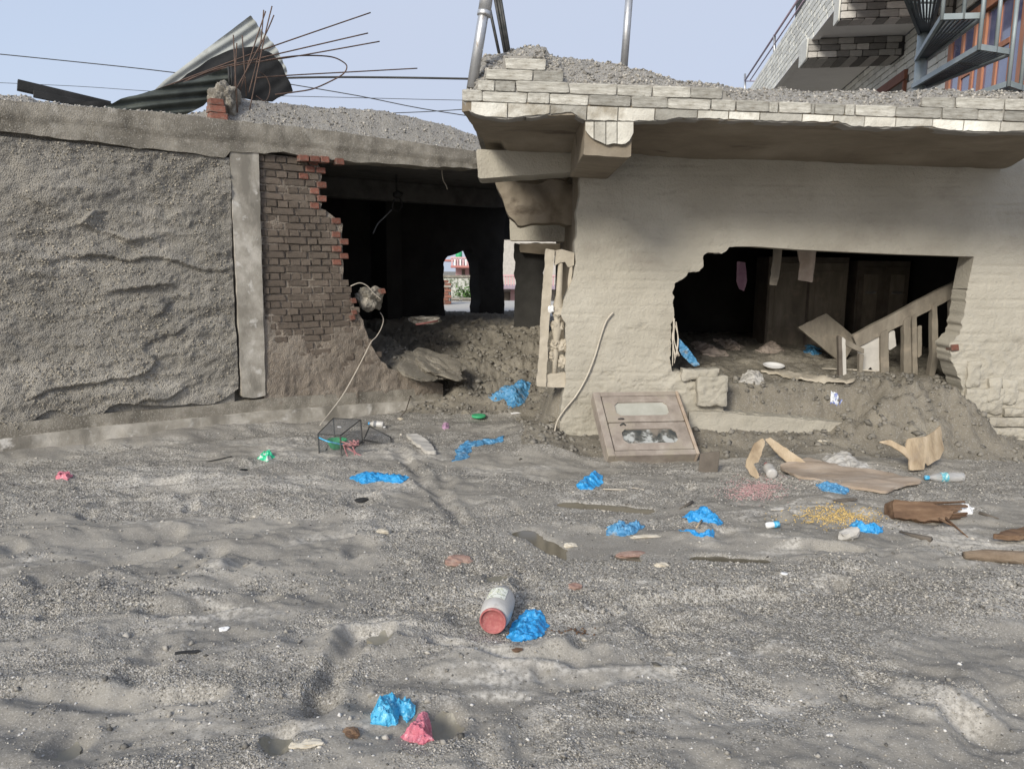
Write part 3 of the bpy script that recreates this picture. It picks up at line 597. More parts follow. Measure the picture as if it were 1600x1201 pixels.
# loose bricks at the head of the opening
for (px, py, w_) in ((470, 249, .1), (487, 250, .1), (503, 251, .09), (526, 254, .085)):
    u, v = FL.uv(px, py); piece('brick', BR[px % 5], FL, u, v-.0, .045, w_, .06, .11, bw, .03)
for (px, py) in ((551, 470), (552, 488), (549, 496)):
    u, v = FL.uv(px, py); piece('brick', BR[px % 5], FL, u, v, -.01, .055, .05, .1, bw, .2)
# roof slab, ceiling beam, inner walls
def quad_slab(name, fr, u0, u1, v0, v1, w0, w1, mat, parent):
    return box(name, fr.pt((u0+u1)/2, (v0+v1)/2, (w0+w1)/2), fr.U*(u1-u0), fr.V*(v1-v0), fr.N*(w1-w0), mat, parent, .006)
U_R = FL.uv(744, 250)[0]
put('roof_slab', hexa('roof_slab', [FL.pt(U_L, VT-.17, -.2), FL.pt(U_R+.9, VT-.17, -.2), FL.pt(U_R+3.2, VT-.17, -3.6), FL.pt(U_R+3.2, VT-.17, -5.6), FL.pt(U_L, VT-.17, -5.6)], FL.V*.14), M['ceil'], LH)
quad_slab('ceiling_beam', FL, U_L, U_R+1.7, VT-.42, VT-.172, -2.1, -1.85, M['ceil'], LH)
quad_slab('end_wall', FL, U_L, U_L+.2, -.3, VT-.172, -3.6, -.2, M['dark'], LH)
def PB(pts, off): return [FL.uv(x, y, off) for x, y in pts]
WB = -3.3
arch = rough(PB([(696, 540), (693, 430), (693, 412), (699, 402), (716, 396), (732, 388), (737, 391), (741, 401), (747, 410), (749, 430), (750, 540)], WB), .02, .06, 21)
ob = [(U_L+.2, -.3)]+PB([(786, 560)], WB)+PB([(788, 470), (786, 420), (788, 360), (792, 330), (796, 250)], WB)
ob = [ob[0], (ob[1][0], -.3)]+rough(ob[1:], .012, .08, 33, False)[1:-1]+[(ob[-1][0], VT-.172), (U_L+.2, VT-.172)]
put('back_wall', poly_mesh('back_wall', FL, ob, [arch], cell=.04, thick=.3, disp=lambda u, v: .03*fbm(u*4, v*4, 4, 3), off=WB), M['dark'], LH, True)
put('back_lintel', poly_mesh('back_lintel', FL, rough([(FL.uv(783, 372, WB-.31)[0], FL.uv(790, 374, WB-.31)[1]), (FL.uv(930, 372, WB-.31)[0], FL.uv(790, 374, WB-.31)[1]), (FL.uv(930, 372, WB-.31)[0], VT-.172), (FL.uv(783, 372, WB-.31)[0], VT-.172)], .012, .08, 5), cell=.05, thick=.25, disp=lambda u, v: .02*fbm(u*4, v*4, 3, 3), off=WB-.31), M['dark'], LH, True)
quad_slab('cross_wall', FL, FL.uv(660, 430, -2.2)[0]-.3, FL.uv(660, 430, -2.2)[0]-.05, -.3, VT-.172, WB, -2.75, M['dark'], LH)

# ------------------------------------------------------------------ right house
RH = thing('plastered_house', 'pale plastered house with tiled overhanging roof edge and broken window hole', 'house', FR.pt(1, 0, -.5))
def PR(pts, off=0.): return [FR.uv(x, y, off) for x, y in pts]
OH = 1.40                                          # overhang of the roof
a_ = FR.px(722, 141, OH); b_ = FR.px(1600, 174, OH)
FC = Frame(a_, b_-a_, (b_-a_).normalized().cross(Vector((0, 0, 1))).cross((b_-a_).normalized()))   # the tiled roof edge, a little out of level
def PC(pts, off=0.): return [FC.uv(x, y, off) for x, y in pts]
LC = FC.uv(1600, 180)[0]+.75                       # its length
ledge_v = FC.uv(1200, 190)[1]
FSo = Frame(FC.pt(0, FC.uv(1250, 192)[1], 0), FC.U, FC.N)  # soffit: U along, V forwards
FSo = Frame(FSo.O, FSo.U, -FC.N)                   # V back into the house, N down
def d_so(u, v): return .02*fbm(u*1.5, v*3, 4, 5)+.006*fbm(u*14, v*14, 3, 6)+.06*sm(v, .95, 1.35)*sm(u, .25, .3)
so_p = [(0, .03), (.03, .0), (LC, 0), (LC, 5.2), (0.12, 5.2), (.1, 1.3), (.06, .8)]
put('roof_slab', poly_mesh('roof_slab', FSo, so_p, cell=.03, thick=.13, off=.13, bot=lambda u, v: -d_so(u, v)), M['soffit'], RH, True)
# parapet body behind the tiles
eb = [(722, 158), (735, 176), (750, 183), (790, 186), (830, 183), (860, 180), (895, 177), (906, 186), (914, 190), (990, 191), (1040, 190), (1060, 186), (1100, 187), (1180, 190), (1260, 192), (1310, 192), (1330, 199), (1390, 201), (1450, 199), (1490, 206), (1550, 208), (1600, 207)]
top = [(1600, 150), (1440, 152), (1436, 166), (1150, 158), (1128, 139), (1128, 137), (880, 128), (878, 108), (852, 104), (851, 88), (787, 88), (785, 105), (758, 107), (756, 122), (745, 124), (742, 139), (722, 140)]
e1 = PC(eb); t1 = PC(top)
par = rough(e1, .006, .04, 15, False)+[(LC, e1[-1][1]), (LC, t1[0][1])]+rough(t1, .004, .05, 16, False)
parapet = put('parapet', poly_mesh('parapet', FC, par, cell=.02, thick=.12, disp=lambda u, v: .003*fbm(u*20, v*20, 3, 7)), M['mortar'], RH, True)
TL = [brick_mesh(20+i) for i in range(4)]
for m in TL: m.materials.append(M['tile'])
def tiles(xs, row, fill_to=None):
    v1 = -.0745*row; rr = random.Random(40+row); us = [FC.uv(x, 150)[0] for x in xs]
    while fill_to and us[-1] < fill_to: us.append(us[-1]+rr.choice((.15, .26, .28, .31, .19)))
    for a, b in zip(us[:-1], us[1:]):
        piece('tile', rr.choice(TL), FC, (a+b)/2, v1-.037, .006+rr.uniform(-.002, .004), b-a-.008, .068, .02, parapet, rr.uniform(-.006, .006))
tiles([721.5, 754, 824, 859, 920, 986, 1044, 1111, 1150, 1202, 1217, 1268, 1274, 1321, 1337, 1401, 1473, 1530, 1571], 0, LC)
tiles([746, 773, 805, 888, 963, 1018, 1078, 1128], -1); tiles([1440, 1492, 1569], -1, LC); tiles([759, 831.5, 879], -2); tiles([787, 851], -3)
# lowest course is broken along its lower edge
rr = random.Random(77); u = FC.uv(736, 160)[0]; ebu = [p[0] for p in e1]; ebv = [p[1] for p in e1]
while u < LC-.1:
    L = rr.choice((.22, .26, .3)); vs1 = -.0745
    n_ = 7; low = [(u+L*i/n_, min(float(np.interp(u+L*i/n_, ebu, ebv))+.004+rr.uniform(0, .008), vs1-.012)) for i in range(n_+1)]
    P = [FC.pt(u+.004, vs1-.005, .004)]+[FC.pt(a+(.004 if i == 0 else -.004 if i == n_ else 0), b, .004) for i, (a, b) in enumerate(low)]+[FC.pt(u+L-.004, vs1-.005, .004)]
    put('tile', hexa('tile', P, FC.N*.009), M['tile'], parapet); u += L
# cantilever beam with its scalloped tile facing
cb = PC([(914, 190), (988, 190), (985, 246), (911, 246)], -.02); cu0, cu1 = cb[0][0], cb[1][0]; cv0 = cb[2][1]; cv1 = ledge_v+.02
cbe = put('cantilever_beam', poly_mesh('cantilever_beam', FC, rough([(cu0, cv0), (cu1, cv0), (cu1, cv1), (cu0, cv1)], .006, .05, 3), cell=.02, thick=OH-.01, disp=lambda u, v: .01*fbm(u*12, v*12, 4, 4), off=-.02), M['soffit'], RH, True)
sc = [(914, 187), (914, 203), (919, 210), (926, 217), (938, 222), (948, 227), (958, 224), (972, 226), (980, 224), (988, 214), (990, 205), (990, 187)]
for x0, x1 in ((914, 928), (928, 946.5), (946.5, 964), (964, 990)):
    low = [(x, float(np.interp(x, [p[0] for p in sc[1:-1]], [p[1] for p in sc[1:-1]]))) for x in np.linspace(x0+.7, x1-.7, 5)]
    P = [FC.pt(*FC.uv(x, y), -.004) for x, y in [(x0+.7, 191)]+low+[(x1-.7, 191)]]
    put('tile', hexa('tile', P, FC.N*.014), M['tile'], cbe)
# front wall
def d_w(u, v):
    wv = v+.012*fbm(u*1.6, v*2, 3, 3); c = (wv/.078) % 1; g = np.exp(-((c-.5)/.06)**2)
    row = np.floor(wv/.078); cu = ((u+.11*(row % 2))/.24) % 1; gv = np.exp(-((cu-.5)/.02)**2)*sm(vn(u*3, v*9, 5), 0, .4)
    lo = sm(1.5-v, 0, .9)
    w = -.009*g*sm(fbm(u*1.1, v*5, 3, 19), -.35, .25)-.006*gv+.008*fbm(u*3, v*6, 4, 21)+(.15+.85*lo)*(.016*fbm(u*4+v*2, v*5-u*2, 4, 22)+.020*ridge(u*6+v*5, v*8-u*4, 4, 23)*sm(fbm(u*2, v*2, 2, 24), -.1, .4))
    cr1 = fbm(u*2.2, v*7, 4, 44); w = w-.016*np.exp(-(cr1/.022)**2)*sm(fbm(u*1.3, v*1.3, 2, 45), -.1, .25)
    return w+.003*fbm(u*30, v*30, 2, 8)
edge = [(907, 240), (906, 290), (902, 330), (899, 370), (898, 410), (893, 440), (882, 470), (876, 492), (886, 506), (883, 550), (884, 590), (879, 630), (875, 665), (880, 720)]
wall_o = rough(PR(edge), .012, .04, 61, False); wall_o += [(wall_o[-1][0], -.3), (LC+.15, -.3), (LC+.15, FR.uv(1500, 232)[1]), (wall_o[0][0], FR.uv(907, 222)[1])]
hole_c = PR([(1522, 401), (1400, 397), (1250, 390), (1180, 385)]); hole_b = PR([(1147, 383), (1128, 395), (1106, 394), (1099, 399), (1099, 413), (1093, 424), (1076, 425), (1073, 431), (1055, 441), (1052, 462), (1053, 492), (1048, 520), (1047, 558), (1050, 580), (1072, 584), (1090, 600), (1128, 612), (1130, 643), (1240, 652), (1372, 664), (1420, 672), (1500, 668), (1503, 610), (1496, 586), (1486, 560), (1484, 538), (1500, 522), (1512, 450)])
hole = hole_c+rough(hole_b, .013, .016, 62, False)
put('front_wall', poly_mesh('front_wall', FR, wall_o, [hole], cell=.0135, thick=.24, disp=d_w), M['plaster'], RH, True)
# plinth, block and courses laid bare near the ground
put('plinth', poly_mesh('plinth', FR, [(UR(1075), -.2), (UR(1420), -.2)]+rough(PR([(1420, 672), (1372, 664), (1240, 652), (1130, 643), (1075, 640)]), .008, .04, 3, False), cell=.02, thick=.25, disp=lambda u, v: .012*fbm(u*8, v*12, 4, 4), off=.05), M['plaster'], RH, True)
def blk(px0, py0, px1, py1, w, amp=.01, seed=0, t=.12, mat='plaster', name='block'):
    a = FR.uv(px0, py1); b = FR.uv(px1, py0)
    P = rough([a, (b[0], a[1]+.004), b, (a[0], b[1]-.003)], amp, .03, seed)
    return put(name, poly_mesh(name, FR, P, cell=.014, thick=t, disp=lambda u, v, d: .010*fbm(u*12, v*12, 4, seed)+.012*fbm(u*40, v*40, 2, seed+3)-.012*np.exp(-(d/.012)**2), off=w, needd=True), M[mat], RH, True)
blk(1086, 586, 1134, 632, .10, .012, 5); blk(1064, 575, 1122, 592, .06, .014, 6)
blk(1507, 564, 1532, 603, .035, .012, 7); blk(1540, 590, 1562, 625, .05, .012, 8); blk(1562, 592, 1590, 630, .03, .012, 9)
blk(1503, 606, 1568, 645, .04, .012, 10); blk(1513, 648, 1540, 660, .03, .01, 11); blk(1566, 637, 1640, 650, .045, .008, 12)
blk(1540, 651, 1640, 665, .055, .006, 13); blk(1533, 667, 1640, 682, .065, .006, 14); blk(1545, 684, 1640, 700, .075, .008, 15)
piece('brick', BR[2], FR, *FR.uv(1491, 543), -.03, .07, .06, .1, RH, .1)
# beams beside the wall under the overhang
def beam_px(name, P, off, t, mat, par_=None, amp=.01, seed=1, cell=.025):
    return put(name, poly_mesh(name, FR, rough(PR(P, off), amp, .05, seed), cell=cell, thick=t, disp=lambda u, v: .008*fbm(u*14, v*9, 4, seed), off=off), M[mat], par_ or RH, True)
beam_px('edge_beam', [(744, 234), (830, 236), (920, 240), (920, 268), (905, 268), (825, 274), (747, 279)], .0, .42, 'plaster', amp=.005)
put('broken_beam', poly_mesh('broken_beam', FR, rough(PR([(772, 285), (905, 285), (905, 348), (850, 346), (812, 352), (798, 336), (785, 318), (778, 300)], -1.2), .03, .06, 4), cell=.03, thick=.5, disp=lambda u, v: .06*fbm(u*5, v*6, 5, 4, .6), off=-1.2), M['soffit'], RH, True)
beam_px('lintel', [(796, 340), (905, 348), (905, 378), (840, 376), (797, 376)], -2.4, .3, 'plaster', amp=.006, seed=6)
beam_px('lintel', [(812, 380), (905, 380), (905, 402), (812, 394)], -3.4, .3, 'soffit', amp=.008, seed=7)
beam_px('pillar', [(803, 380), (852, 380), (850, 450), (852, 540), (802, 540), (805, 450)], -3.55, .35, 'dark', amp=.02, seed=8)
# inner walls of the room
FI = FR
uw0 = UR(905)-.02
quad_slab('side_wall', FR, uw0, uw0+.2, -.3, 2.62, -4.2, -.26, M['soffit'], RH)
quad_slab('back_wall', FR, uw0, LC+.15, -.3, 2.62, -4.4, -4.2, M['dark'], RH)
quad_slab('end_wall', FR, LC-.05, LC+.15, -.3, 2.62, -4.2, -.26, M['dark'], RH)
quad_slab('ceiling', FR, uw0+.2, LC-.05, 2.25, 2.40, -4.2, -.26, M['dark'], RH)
# ------------------------------------------------------------------ things on the roofs
def lump_mesh(name, c, ax, ay, az, seed=0, amp=.25, f=2.2, sub=3, facet=0.):
    bm = bmesh.new(); bmesh.ops.create_icosphere(bm, subdivisions=sub, radius=1)
    P = np.array([v.co for v in bm.verts])
    k = 1+amp*(fbm(P[:, 0]*f+P[:, 2]*1.7, P[:, 1]*f-P[:, 2]*f, 4, seed)+.6*fbm(P[:, 2]*f+9, P[:, 0]*f+P[:, 1], 4, seed+5))
    if facet: k = k*(1-facet+facet/np.maximum(np.abs(P).max(1), .3)*.8)
    P = P*k[:, None]
    ax, ay, az, c = (np.array(Vector(t)) for t in (ax, ay, az, c))
    Q = c+P[:, :1]*ax+P[:, 1:2]*ay+P[:, 2:]*az
    for v, q in zip(bm.verts, Q): v.co = Vector(q)
    bmesh.ops.recalc_face_normals(bm, faces=bm.faces); m = bpy.data.meshes.new(name); bm.to_mesh(m); bm.free(); return m
def roof_heap(name, fr, u0, u1, d1, fn, cell, mat, parent, npeb, dens=None):
    put(name, poly_mesh(name, fr, [(u0, 0), (u1, 0), (u1, d1), (u0, d1)], cell=cell, thick=.05, disp=fn, bot=lambda u, v: fn(u, v)*0-.06), mat, parent)
    pu_ = RNG.uniform(u0, u1, npeb); pv = min(d1, 1.8)*RNG.uniform(0, 1, npeb)**1.7; pr = .005+.014*RNG.uniform(0, 1, npeb)**2.5
    pebbles('gravel', fr.np3(pu_, pv, fn(pu_, pv)+pr*.2), pr, M['gravel'], .8, parent)
FLR = Frame(FL.pt(0, VT, .02), FL.U, -FL.N)
gp = [FL.uv(x, y, -.35) for x, y in [(-200, 140), (0, 151), (40, 152), (60, 160), (150, 169), (200, 173), (290, 180), (330, 172), (365, 152), (400, 158), (440, 163), (520, 170), (600, 173), (640, 184), (700, 198), (744, 214)]]
gu = [p[0] for p in gp]; gh = [p[1]-VT for p in gp]
def h_l(u, d):
    h = np.interp(u, gu, gh); return h*sm(d, -.02, .36)*(1-.75*sm(d, .7, 1.7))+.015*fbm(u*9, d*9, 4, 6)*sm(d, 0, .15)+.006*fbm(u*40, d*40, 2, 7)-.02*(1-sm(d, 0, .06))
roof_heap('gravel_heap', FLR, U_L, U_R+.25, 1.8, h_l, .022, M['gravelbed'], LH, 9000)
FCR = Frame(FC.O, FC.U, -FC.N)
rp_ = [FC.uv(x, y, -.45) for x, y in [(722, 128), (745, 100), (757, 88), (790, 85), (812, 77), (826, 74), (852, 77), (858, 88), (880, 93), (930, 97), (990, 110), (1030, 120), (1060, 130), (1160, 141), (1270, 146), (1420, 146), (1600, 149), (1700, 150)]]
ru = [p[0] for p in rp_]; rh = [p[1] for p in rp_]; tu = [p[0] for p in t1][::-1]; tv = [p[1] for p in t1][::-1]
def h_r(u, d):
    lo = np.interp(u, tu, tv)-.012; hi = np.interp(u, ru, rh); t = sm(d+.05*fbm(u*4, d*4, 2, 3), .015, .42)
    return lo+(hi-lo)*t-.3*sm(d, .7, 1.6)+.022*fbm(u*8, d*8, 4, 16)*sm(d, .0, .15)+.007*fbm(u*40, d*40, 2, 17)
roof_heap('rubble_heap', FCR, .03, LC, 4.8, h_r, .026, M['gravelbed'], RH, 11000)
# brick and concrete stub with the bars of the column
stub = put('column_stub', lump_mesh('column_stub', FL.px(352, 157, -.2), FL.U*.145, FL.V*.15, FL.N*.12, 3, .45, 2.5, 4), M['beam'], LH)
for k, (px, py) in enumerate([(341, 183), (339, 171), (338, 160)]):
    u, v = FL.uv(px, py, -.05); piece('brick', BR[k], FL, u, v, -.08, .17-.02*k, .062, .12, stub, .02)
def rb(P, off=-.18, r=.0065, off2=None):
    n = len(P); Q = [FL.px(x, y, off+((off2-off)*i/(n-1) if off2 is not None else 0)) for i, (x, y) in enumerate(P)]
    tube('rebar', Q, r, M['rebar'], stub, 6, 5 if n > 2 else 0)
for P, o1, o2 in [([(364.6, 55), (371, 176)], -.12, -.12), ([(378.5, 56), (385, 150)], -.3, -.3), ([(425, 10), (413, 60), (390, 172)], -.1, -.1), ([(412, 16), (406, 75), (389, 145)], -.26, -.26),
                  ([(415, 18), (399, 66), (375, 142)], -.33, -.3), ([(428, 24), (412, 60), (370, 138)], -.22, -.26), ([(370, 68), (368, 110), (366, 140)], -.3, -.3),
                  ([(579, 20), (425, 73), (320, 112), (215, 152)], -.2, -.55), ([(575, 52), (432, 85), (395, 94), (320, 114), (205, 170)], -.1, -.5), ([(593, 65), (470, 87), (410, 96), (357, 105), (290, 125)], -.1, -.5),
                  ([(652, 107), (560, 112), (451, 118), (400, 122)], -.3, -.5)]: rb(P, o1, .0065, o2)
rb([(400, 98), (442, 90), (479, 87), (517, 89), (536, 97), (542, 105), (536, 116), (517, 127), (489, 139), (461, 144), (430, 148)], -.2, .007)
tube('rebar', [FL.px(x, y, -.3) for x, y in [(400, 150), (415, 158), (422, 140), (417, 122), (405, 112)]], .005, M['rebar'], stub, 6, 5)
for x in (357, 361): tube('conduit', [FL.px(x, 104, -.25), FL.px(x+2, 140, -.25)], .011, M['dwire'], stub, 7)
# sheets of corrugated iron and what lies with them
A_SH = math.atan2(FL.uv(392, 24, -.95)[1]-FL.uv(256, 127, -.95)[1], FL.uv(392, 24, -.95)[0]-FL.uv(256, 127, -.95)[0])
def corr_poly(name, label, P, off, ang, pitch, amp, mat, bulge=.0, seed=0, thick=.006, cell=.016, edge=.01, crk=.05):
    q = rough([FL.uv(x, y, off) for x, y in P], edge, .06, seed); c, s = math.cos(ang), math.sin(ang)
    uc = sum(p[0] for p in q)/len(q); vc = sum(p[1] for p in q)/len(q)
    def f(u, v):
        t = -s*(u-uc)+c*(v-vc); l = c*(u-uc)+s*(v-vc)
        return amp*np.sin(2*np.pi*(t+.03*np.sin(l*2.5))/pitch)+bulge*(1-(t/.3)**2)+crk*fbm(l*1.5, t*3, 3, seed)
    mm = poly_mesh(name, FL, q, cell=cell, thick=thick, disp=f, off=off, bot=lambda u, v: off+f(u, v)-thick)
    return tag(put(name, mm, M[mat], None, True), label, 'roofing sheet', 'corrugated sheets thrown on the left roof')
corr_poly('corrugated_sheet', 'pale galvanised corrugated sheet standing up behind the rusty bars on the roof', [(240, 142), (256, 127), (392, 24), (408, 46), (432, 74), (450, 112), (440, 135), (330, 150)], -.95, A_SH, .085, .010, 'sheetl', 0, 4, edge=.002, crk=.01)
corr_poly('corrugated_sheet', 'black crumpled sheet folded over between the rusty bars and the pale sheet', [(270, 134), (292, 116), (330, 90), (360, 78), (400, 75), (424, 84), (440, 104), (459, 143), (426, 157), (400, 158), (372, 152), (340, 140)], -.62, A_SH, .12, .003, 'black', .01, 5, crk=.03)
corr_poly('corrugated_sheet', 'dark dirty corrugated sheet lying low on the roof edge, left of the brick stub', [(152, 172), (200, 152), (300, 127), (356, 106), (361, 118), (357, 136), (334, 142), (318, 166), (285, 183), (200, 182)], -.42, R(17), .085, .022, 'sheetd', .05, 6, cell=.014)
bb_ = thing('roof_beam', 'black square roof beam sticking out to the left over the roof edge', 'beam', FL.px(165, 165, -.75))
bar('beam_body', FL.px(27, 133, -.75), FL.px(172, 167, -.75), .09, .085, M['black'], bb_, FL.N); bar('batten', FL.px(52, 147, -.7), FL.px(175, 172, -.7), .06, .035, M['black'], bb_, FL.N)
tag(put('roofing_felt', poly_mesh('roofing_felt', FL, rough([FL.uv(x, y, -.6) for x, y in [(75, 166), (100, 160), (150, 158), (185, 162), (195, 172), (120, 173)]], .01, .06, 9), cell=.03, thick=.02, disp=lambda u, v: .04*fbm(u*3, v*6, 3, 2), off=-.6), M['black'], None, True), 'strip of black roofing felt bunched beneath the sticking-out black beam', 'felt')
def wire(P, y, r, label):
    tag(tube('overhead_wire', [at_y(a, b, y) for a, b in P], r, M['dwire'], None, 5, 4), label, 'wire', 'overhead wires')
wire([(-60, 79), (100, 95), (275, 114), (420, 136)], 16, .010, 'upper overhead wire running down to the pale roofing sheet')
wire([(-60, 127), (120, 135), (240, 143), (400, 150)], 24, .008, 'lower faint wire behind the black roof beam')
wire([(380, 124), (500, 121), (620, 121.5), (760, 124)], 14, .019, 'thickest black cable passing level to the right house post')
wire([(430, 128), (560, 150), (660, 170), (790, 190)], 20, .012, 'thin wire falling to the right above the gravel heap')
wire([(430, 150), (560, 153), (680, 156), (800, 158)], 26, .010, 'faint level wire above the gravel heap')
wire([(580, 178), (660, 175), (725, 171), (800, 165)], 22, .012, 'short thin wire rising towards the tiled roof edge')
# posts on the right roof
def post(P, off, r, mat='steel', n=12): return tube('railing_post', [FC.px(x, y, off) for x, y in P], r, M[mat], RH, n)
p1 = post([(737, 138), (764, -30)], -.06, .037); c_ = FC.px(756.5, 22, -.06); dz = (FC.px(764, -30, -.06)-FC.px(737, 138, -.06)).normalized()
lathe('collar', [(.048, -.015), (.05, -.005), (.05, .012), (.045, .02)], c_, dz, M['steel'], p1, 16)
tube('sleeve', [c_+dz*.01, FC.px(764, -32, -.06)], .046, M['steel'], p1, 12)
post([(974.5, 110), (985, -30)], -.75, .030)
for a, b in (((780, 84), (758, -20)), ((789, 83), (770, -20)), ((796, 83), (779, -20)), ((793, 82), (775, -20))): tube('reinforcing_bar', [FC.px(*a, -.5), FC.px(*b, -.5)], .012, M['iron'], RH, 6)

# ------------------------------------------------------------------ neighbouring house, upper right
ZS = 6.10; fa = on_z(1207, 142, ZS); fb = on_z(1310, 10, ZS); D = (fb-fa).normalized()          # D points towards the camera
FF = Frame(fa, D); FW = Frame(on_z(1377, 88, ZS), D)
if FF.N.x > 0: raise SystemExit('frame')
NH = thing('tiled_house', 'tall neighbouring house faced with pale tiles, balconies and orange timber windows', 'house', FW.pt(0, -ZS-5, -.3))
PW = (FW.O-FF.O).dot(-FF.N)                        # balcony width
uF0 = FF.uv(1174, 140)[0]-.15; uF1 = FF.uv(1310, 10)[0]+3.0; vF = FF.uv(1170, 142)[1]
wb0 = -10.5; wb1 = FW.uv(1620, 100)[0]+.9
body = box('wall', FW.pt((wb0+wb1)/2, -.6, -2.05), FW.U*(wb1-wb0), FW.V*11.5, FW.N*4, M['joint'], NH, .01)
box('balcony_slab', FF.pt((uF0+uF1)/2, .07, -PW/2-.03), FF.U*(uF1-uF0-.02), FF.V*.12, FF.N*(PW-.07), M['white'], NH, .003)
fas = box('balcony_parapet', FF.pt((uF0+uF1)/2, vF/2, -.06), FF.U*(uF1-uF0), FF.V*vF, FF.N*.1, M['joint'], NH, .003)
box('soffit_edge', FF.pt((uF0+uF1)/2, -.014, -.05), FF.U*(uF1-uF0-.01), FF.V*.024, FF.N*.16, M['white'], NH, .003)
TW = [brick_mesh(30+i) for i in range(3)]; TG = [brick_mesh(35+i) for i in range(3)]
for m in TW: m.materials.append(M['tilew'])
for m in TG: m.materials.append(M['tileg'])
def course(fr, u0, u1, v0, h, w, meshes, parent, L=(.42, .5, .36), seed=0, gap=.025, skip=None):
    q = random.Random(seed); u = u0-q.uniform(0, .3)
    while u < u1:
        l = q.choice(L); a, b = max(u, u0), min(u+l, u1)
        if b-a > .06 and not (skip and skip((a+b)/2, v0+h/2)): piece('tile', q.choice(meshes), fr, (a+b)/2, v0+h/2, w, b-a-gap, h-gap, .035, parent)
        u += l
nrow = 8; hr_ = vF/nrow
for k in range(nrow): course(FF, uF0, min(uF1, FF.uv(1310, 10)[0]+1.2), k*hr_, hr_, 0., TW, fas, (.5, .62, .44), 100+k, .02)
win_l = FW.uv(1372, 145)[0]; win_r = FW.uv(1419, 108)[0]; win_t = FW.uv(1419, 108)[1]; big_l = FW.uv(1481, 140)[0]; big_t = FW.uv(1512, 30)[1]
for k in range(18):
    v0 = -.135*(k+1); ul_ = FW.uv(1303, 145)[0]-2.0 if k < 4 else FW.uv(1340, 145)[0]-1.2 if k < 9 else win_l-.6
    course(FW, ul_, big_l-.02 if v0 < big_t+.1 else big_l+2.6, v0, .135, -.02, TW, body, (.48, .56, .4), 200+k, .022, lambda u, v: v < win_t+.06 and win_l-1 < u < win_r)
for k in range(5): course(FW, big_l-1.2, big_l+2.4, .05+.135*k, .135, -.02, TW, body, (.48, .56, .4), 260+k, .022)
# hanging beams faced with grey tiles
def hang(px, pyt, pyb, pyk, seed):
    u = FF.uv(px, pyt)[0]; hgt = .36; zb = ZS-hgt
    p0 = FF.pt(u, 0, 0); q0 = on_z(px-4, pyk, zb); ub = (q0-FF.O).dot(FF.U); th = max(.3, min(1.2, u-ub))
    b = box('hanging_beam', FF.pt(u-th/2, -hgt/2+.005, -PW/2+.03), FF.U*th, FF.V*hgt, FF.N*(PW+.1), M['joint'], NH, .003)
    fx = Frame(FF.pt(u+.012, -hgt, .08), -FF.N)                      # front face, U towards the wall
    for k in range(3): course(fx, .0, PW+.03, k*hgt/3, hgt/3, .0, TG, b, (.3, .36, .24), seed+k, .012)
    fbm_ = Frame(FF.pt(u, -hgt-.005, .06), -FF.N, -FF.U)             # underside, N down
    n = 9
    for k in range(n): piece('tile', random.Random(seed+k).choice(TG), fbm_, PW*(k+.5)/n, th/2, 0., PW/n-.008, th-.01, .02, b)
    piece('tile', TW[0], FF, u-th/2, -hgt/2+.02, .09, th-.01, hgt+.05, .03, b)
hang(1270, 62, 91, 106, 300); hang(1322, 0, 25, 40, 330)
# rails on the parapet
def rail(P, r, mat='rail', name='handrail'): return tube(name, [FF.px(x, y, -.05) for x, y in P], r, M[mat], NH, 7)
rail([(1164, 126), (1252, -8)], .028); rail([(1172, 126), (1262, -8)], .018)
for a, b in (((1164, 116), (1164, 150)), ((1210, 55), (1210, 88)), ((1262, -25), (1262, 12))): rail([a, b], .035, 'steel', 'rail_post')
rail([(1164, 127), (1182, 127)], .018, 'rail')
# small window with brown head, and the tall timber window
wn = box('window', FW.pt((win_l-1.5+win_r)/2, win_t-1.0, .0), FW.U*(win_r-win_l+1.5), FW.V*2.0, FW.N*.04, M['woodd'], NH, .003)
box('window_head', FW.pt((win_l-1.5+win_r)/2, win_t-.09, .03), FW.U*(win_r-win_l+1.5), FW.V*.18, FW.N*.07, M['brownw'], wn, .006)
box('frame', FW.pt(win_r-.04, win_t-1.1, .03), FW.U*.08, FW.V*1.8, FW.N*.07, M['brownw'], wn, .006)
bw_r = wb1-.1; tw = box('timber_window', FW.pt((big_l+bw_r)/2, big_t-1.9, .0), FW.U*(bw_r-big_l), FW.V*3.8, FW.N*.03, M['woodd'], NH, .003)
box('head_rail', FW.pt((big_l+bw_r)/2, big_t-.06, .05), FW.U*(bw_r-big_l), FW.V*.14, FW.N*.09, M['orange'], tw, .006)
u = big_l; k = 0
while u < bw_r-.05:
    wd = .16 if k % 3 == 0 else .10
    box('mullion', FW.pt(u+wd/2, big_t-1.95, .03), FW.U*wd, FW.V*3.6, FW.N*(.05 if k % 3 == 0 else .03), M['orange'], tw, .008)
    sp = .34 if k % 3 != 2 else .2
    pn = box('pane', FW.pt(u+wd+sp/2, big_t-1.95, .02), FW.U*(sp-.004), FW.V*3.55, FW.N*.008, M['glass'], tw, 0)
    for vv in ((-.75, -1.45, -2.2) if k % 3 != 2 else ()): box('transom', FW.pt(u+wd+sp/2, big_t+vv-.12*(k % 2), .03), FW.U*(sp-.004), FW.V*.08, FW.N*.03, M['orange'], tw, .005)
    u += wd+sp; k += 1
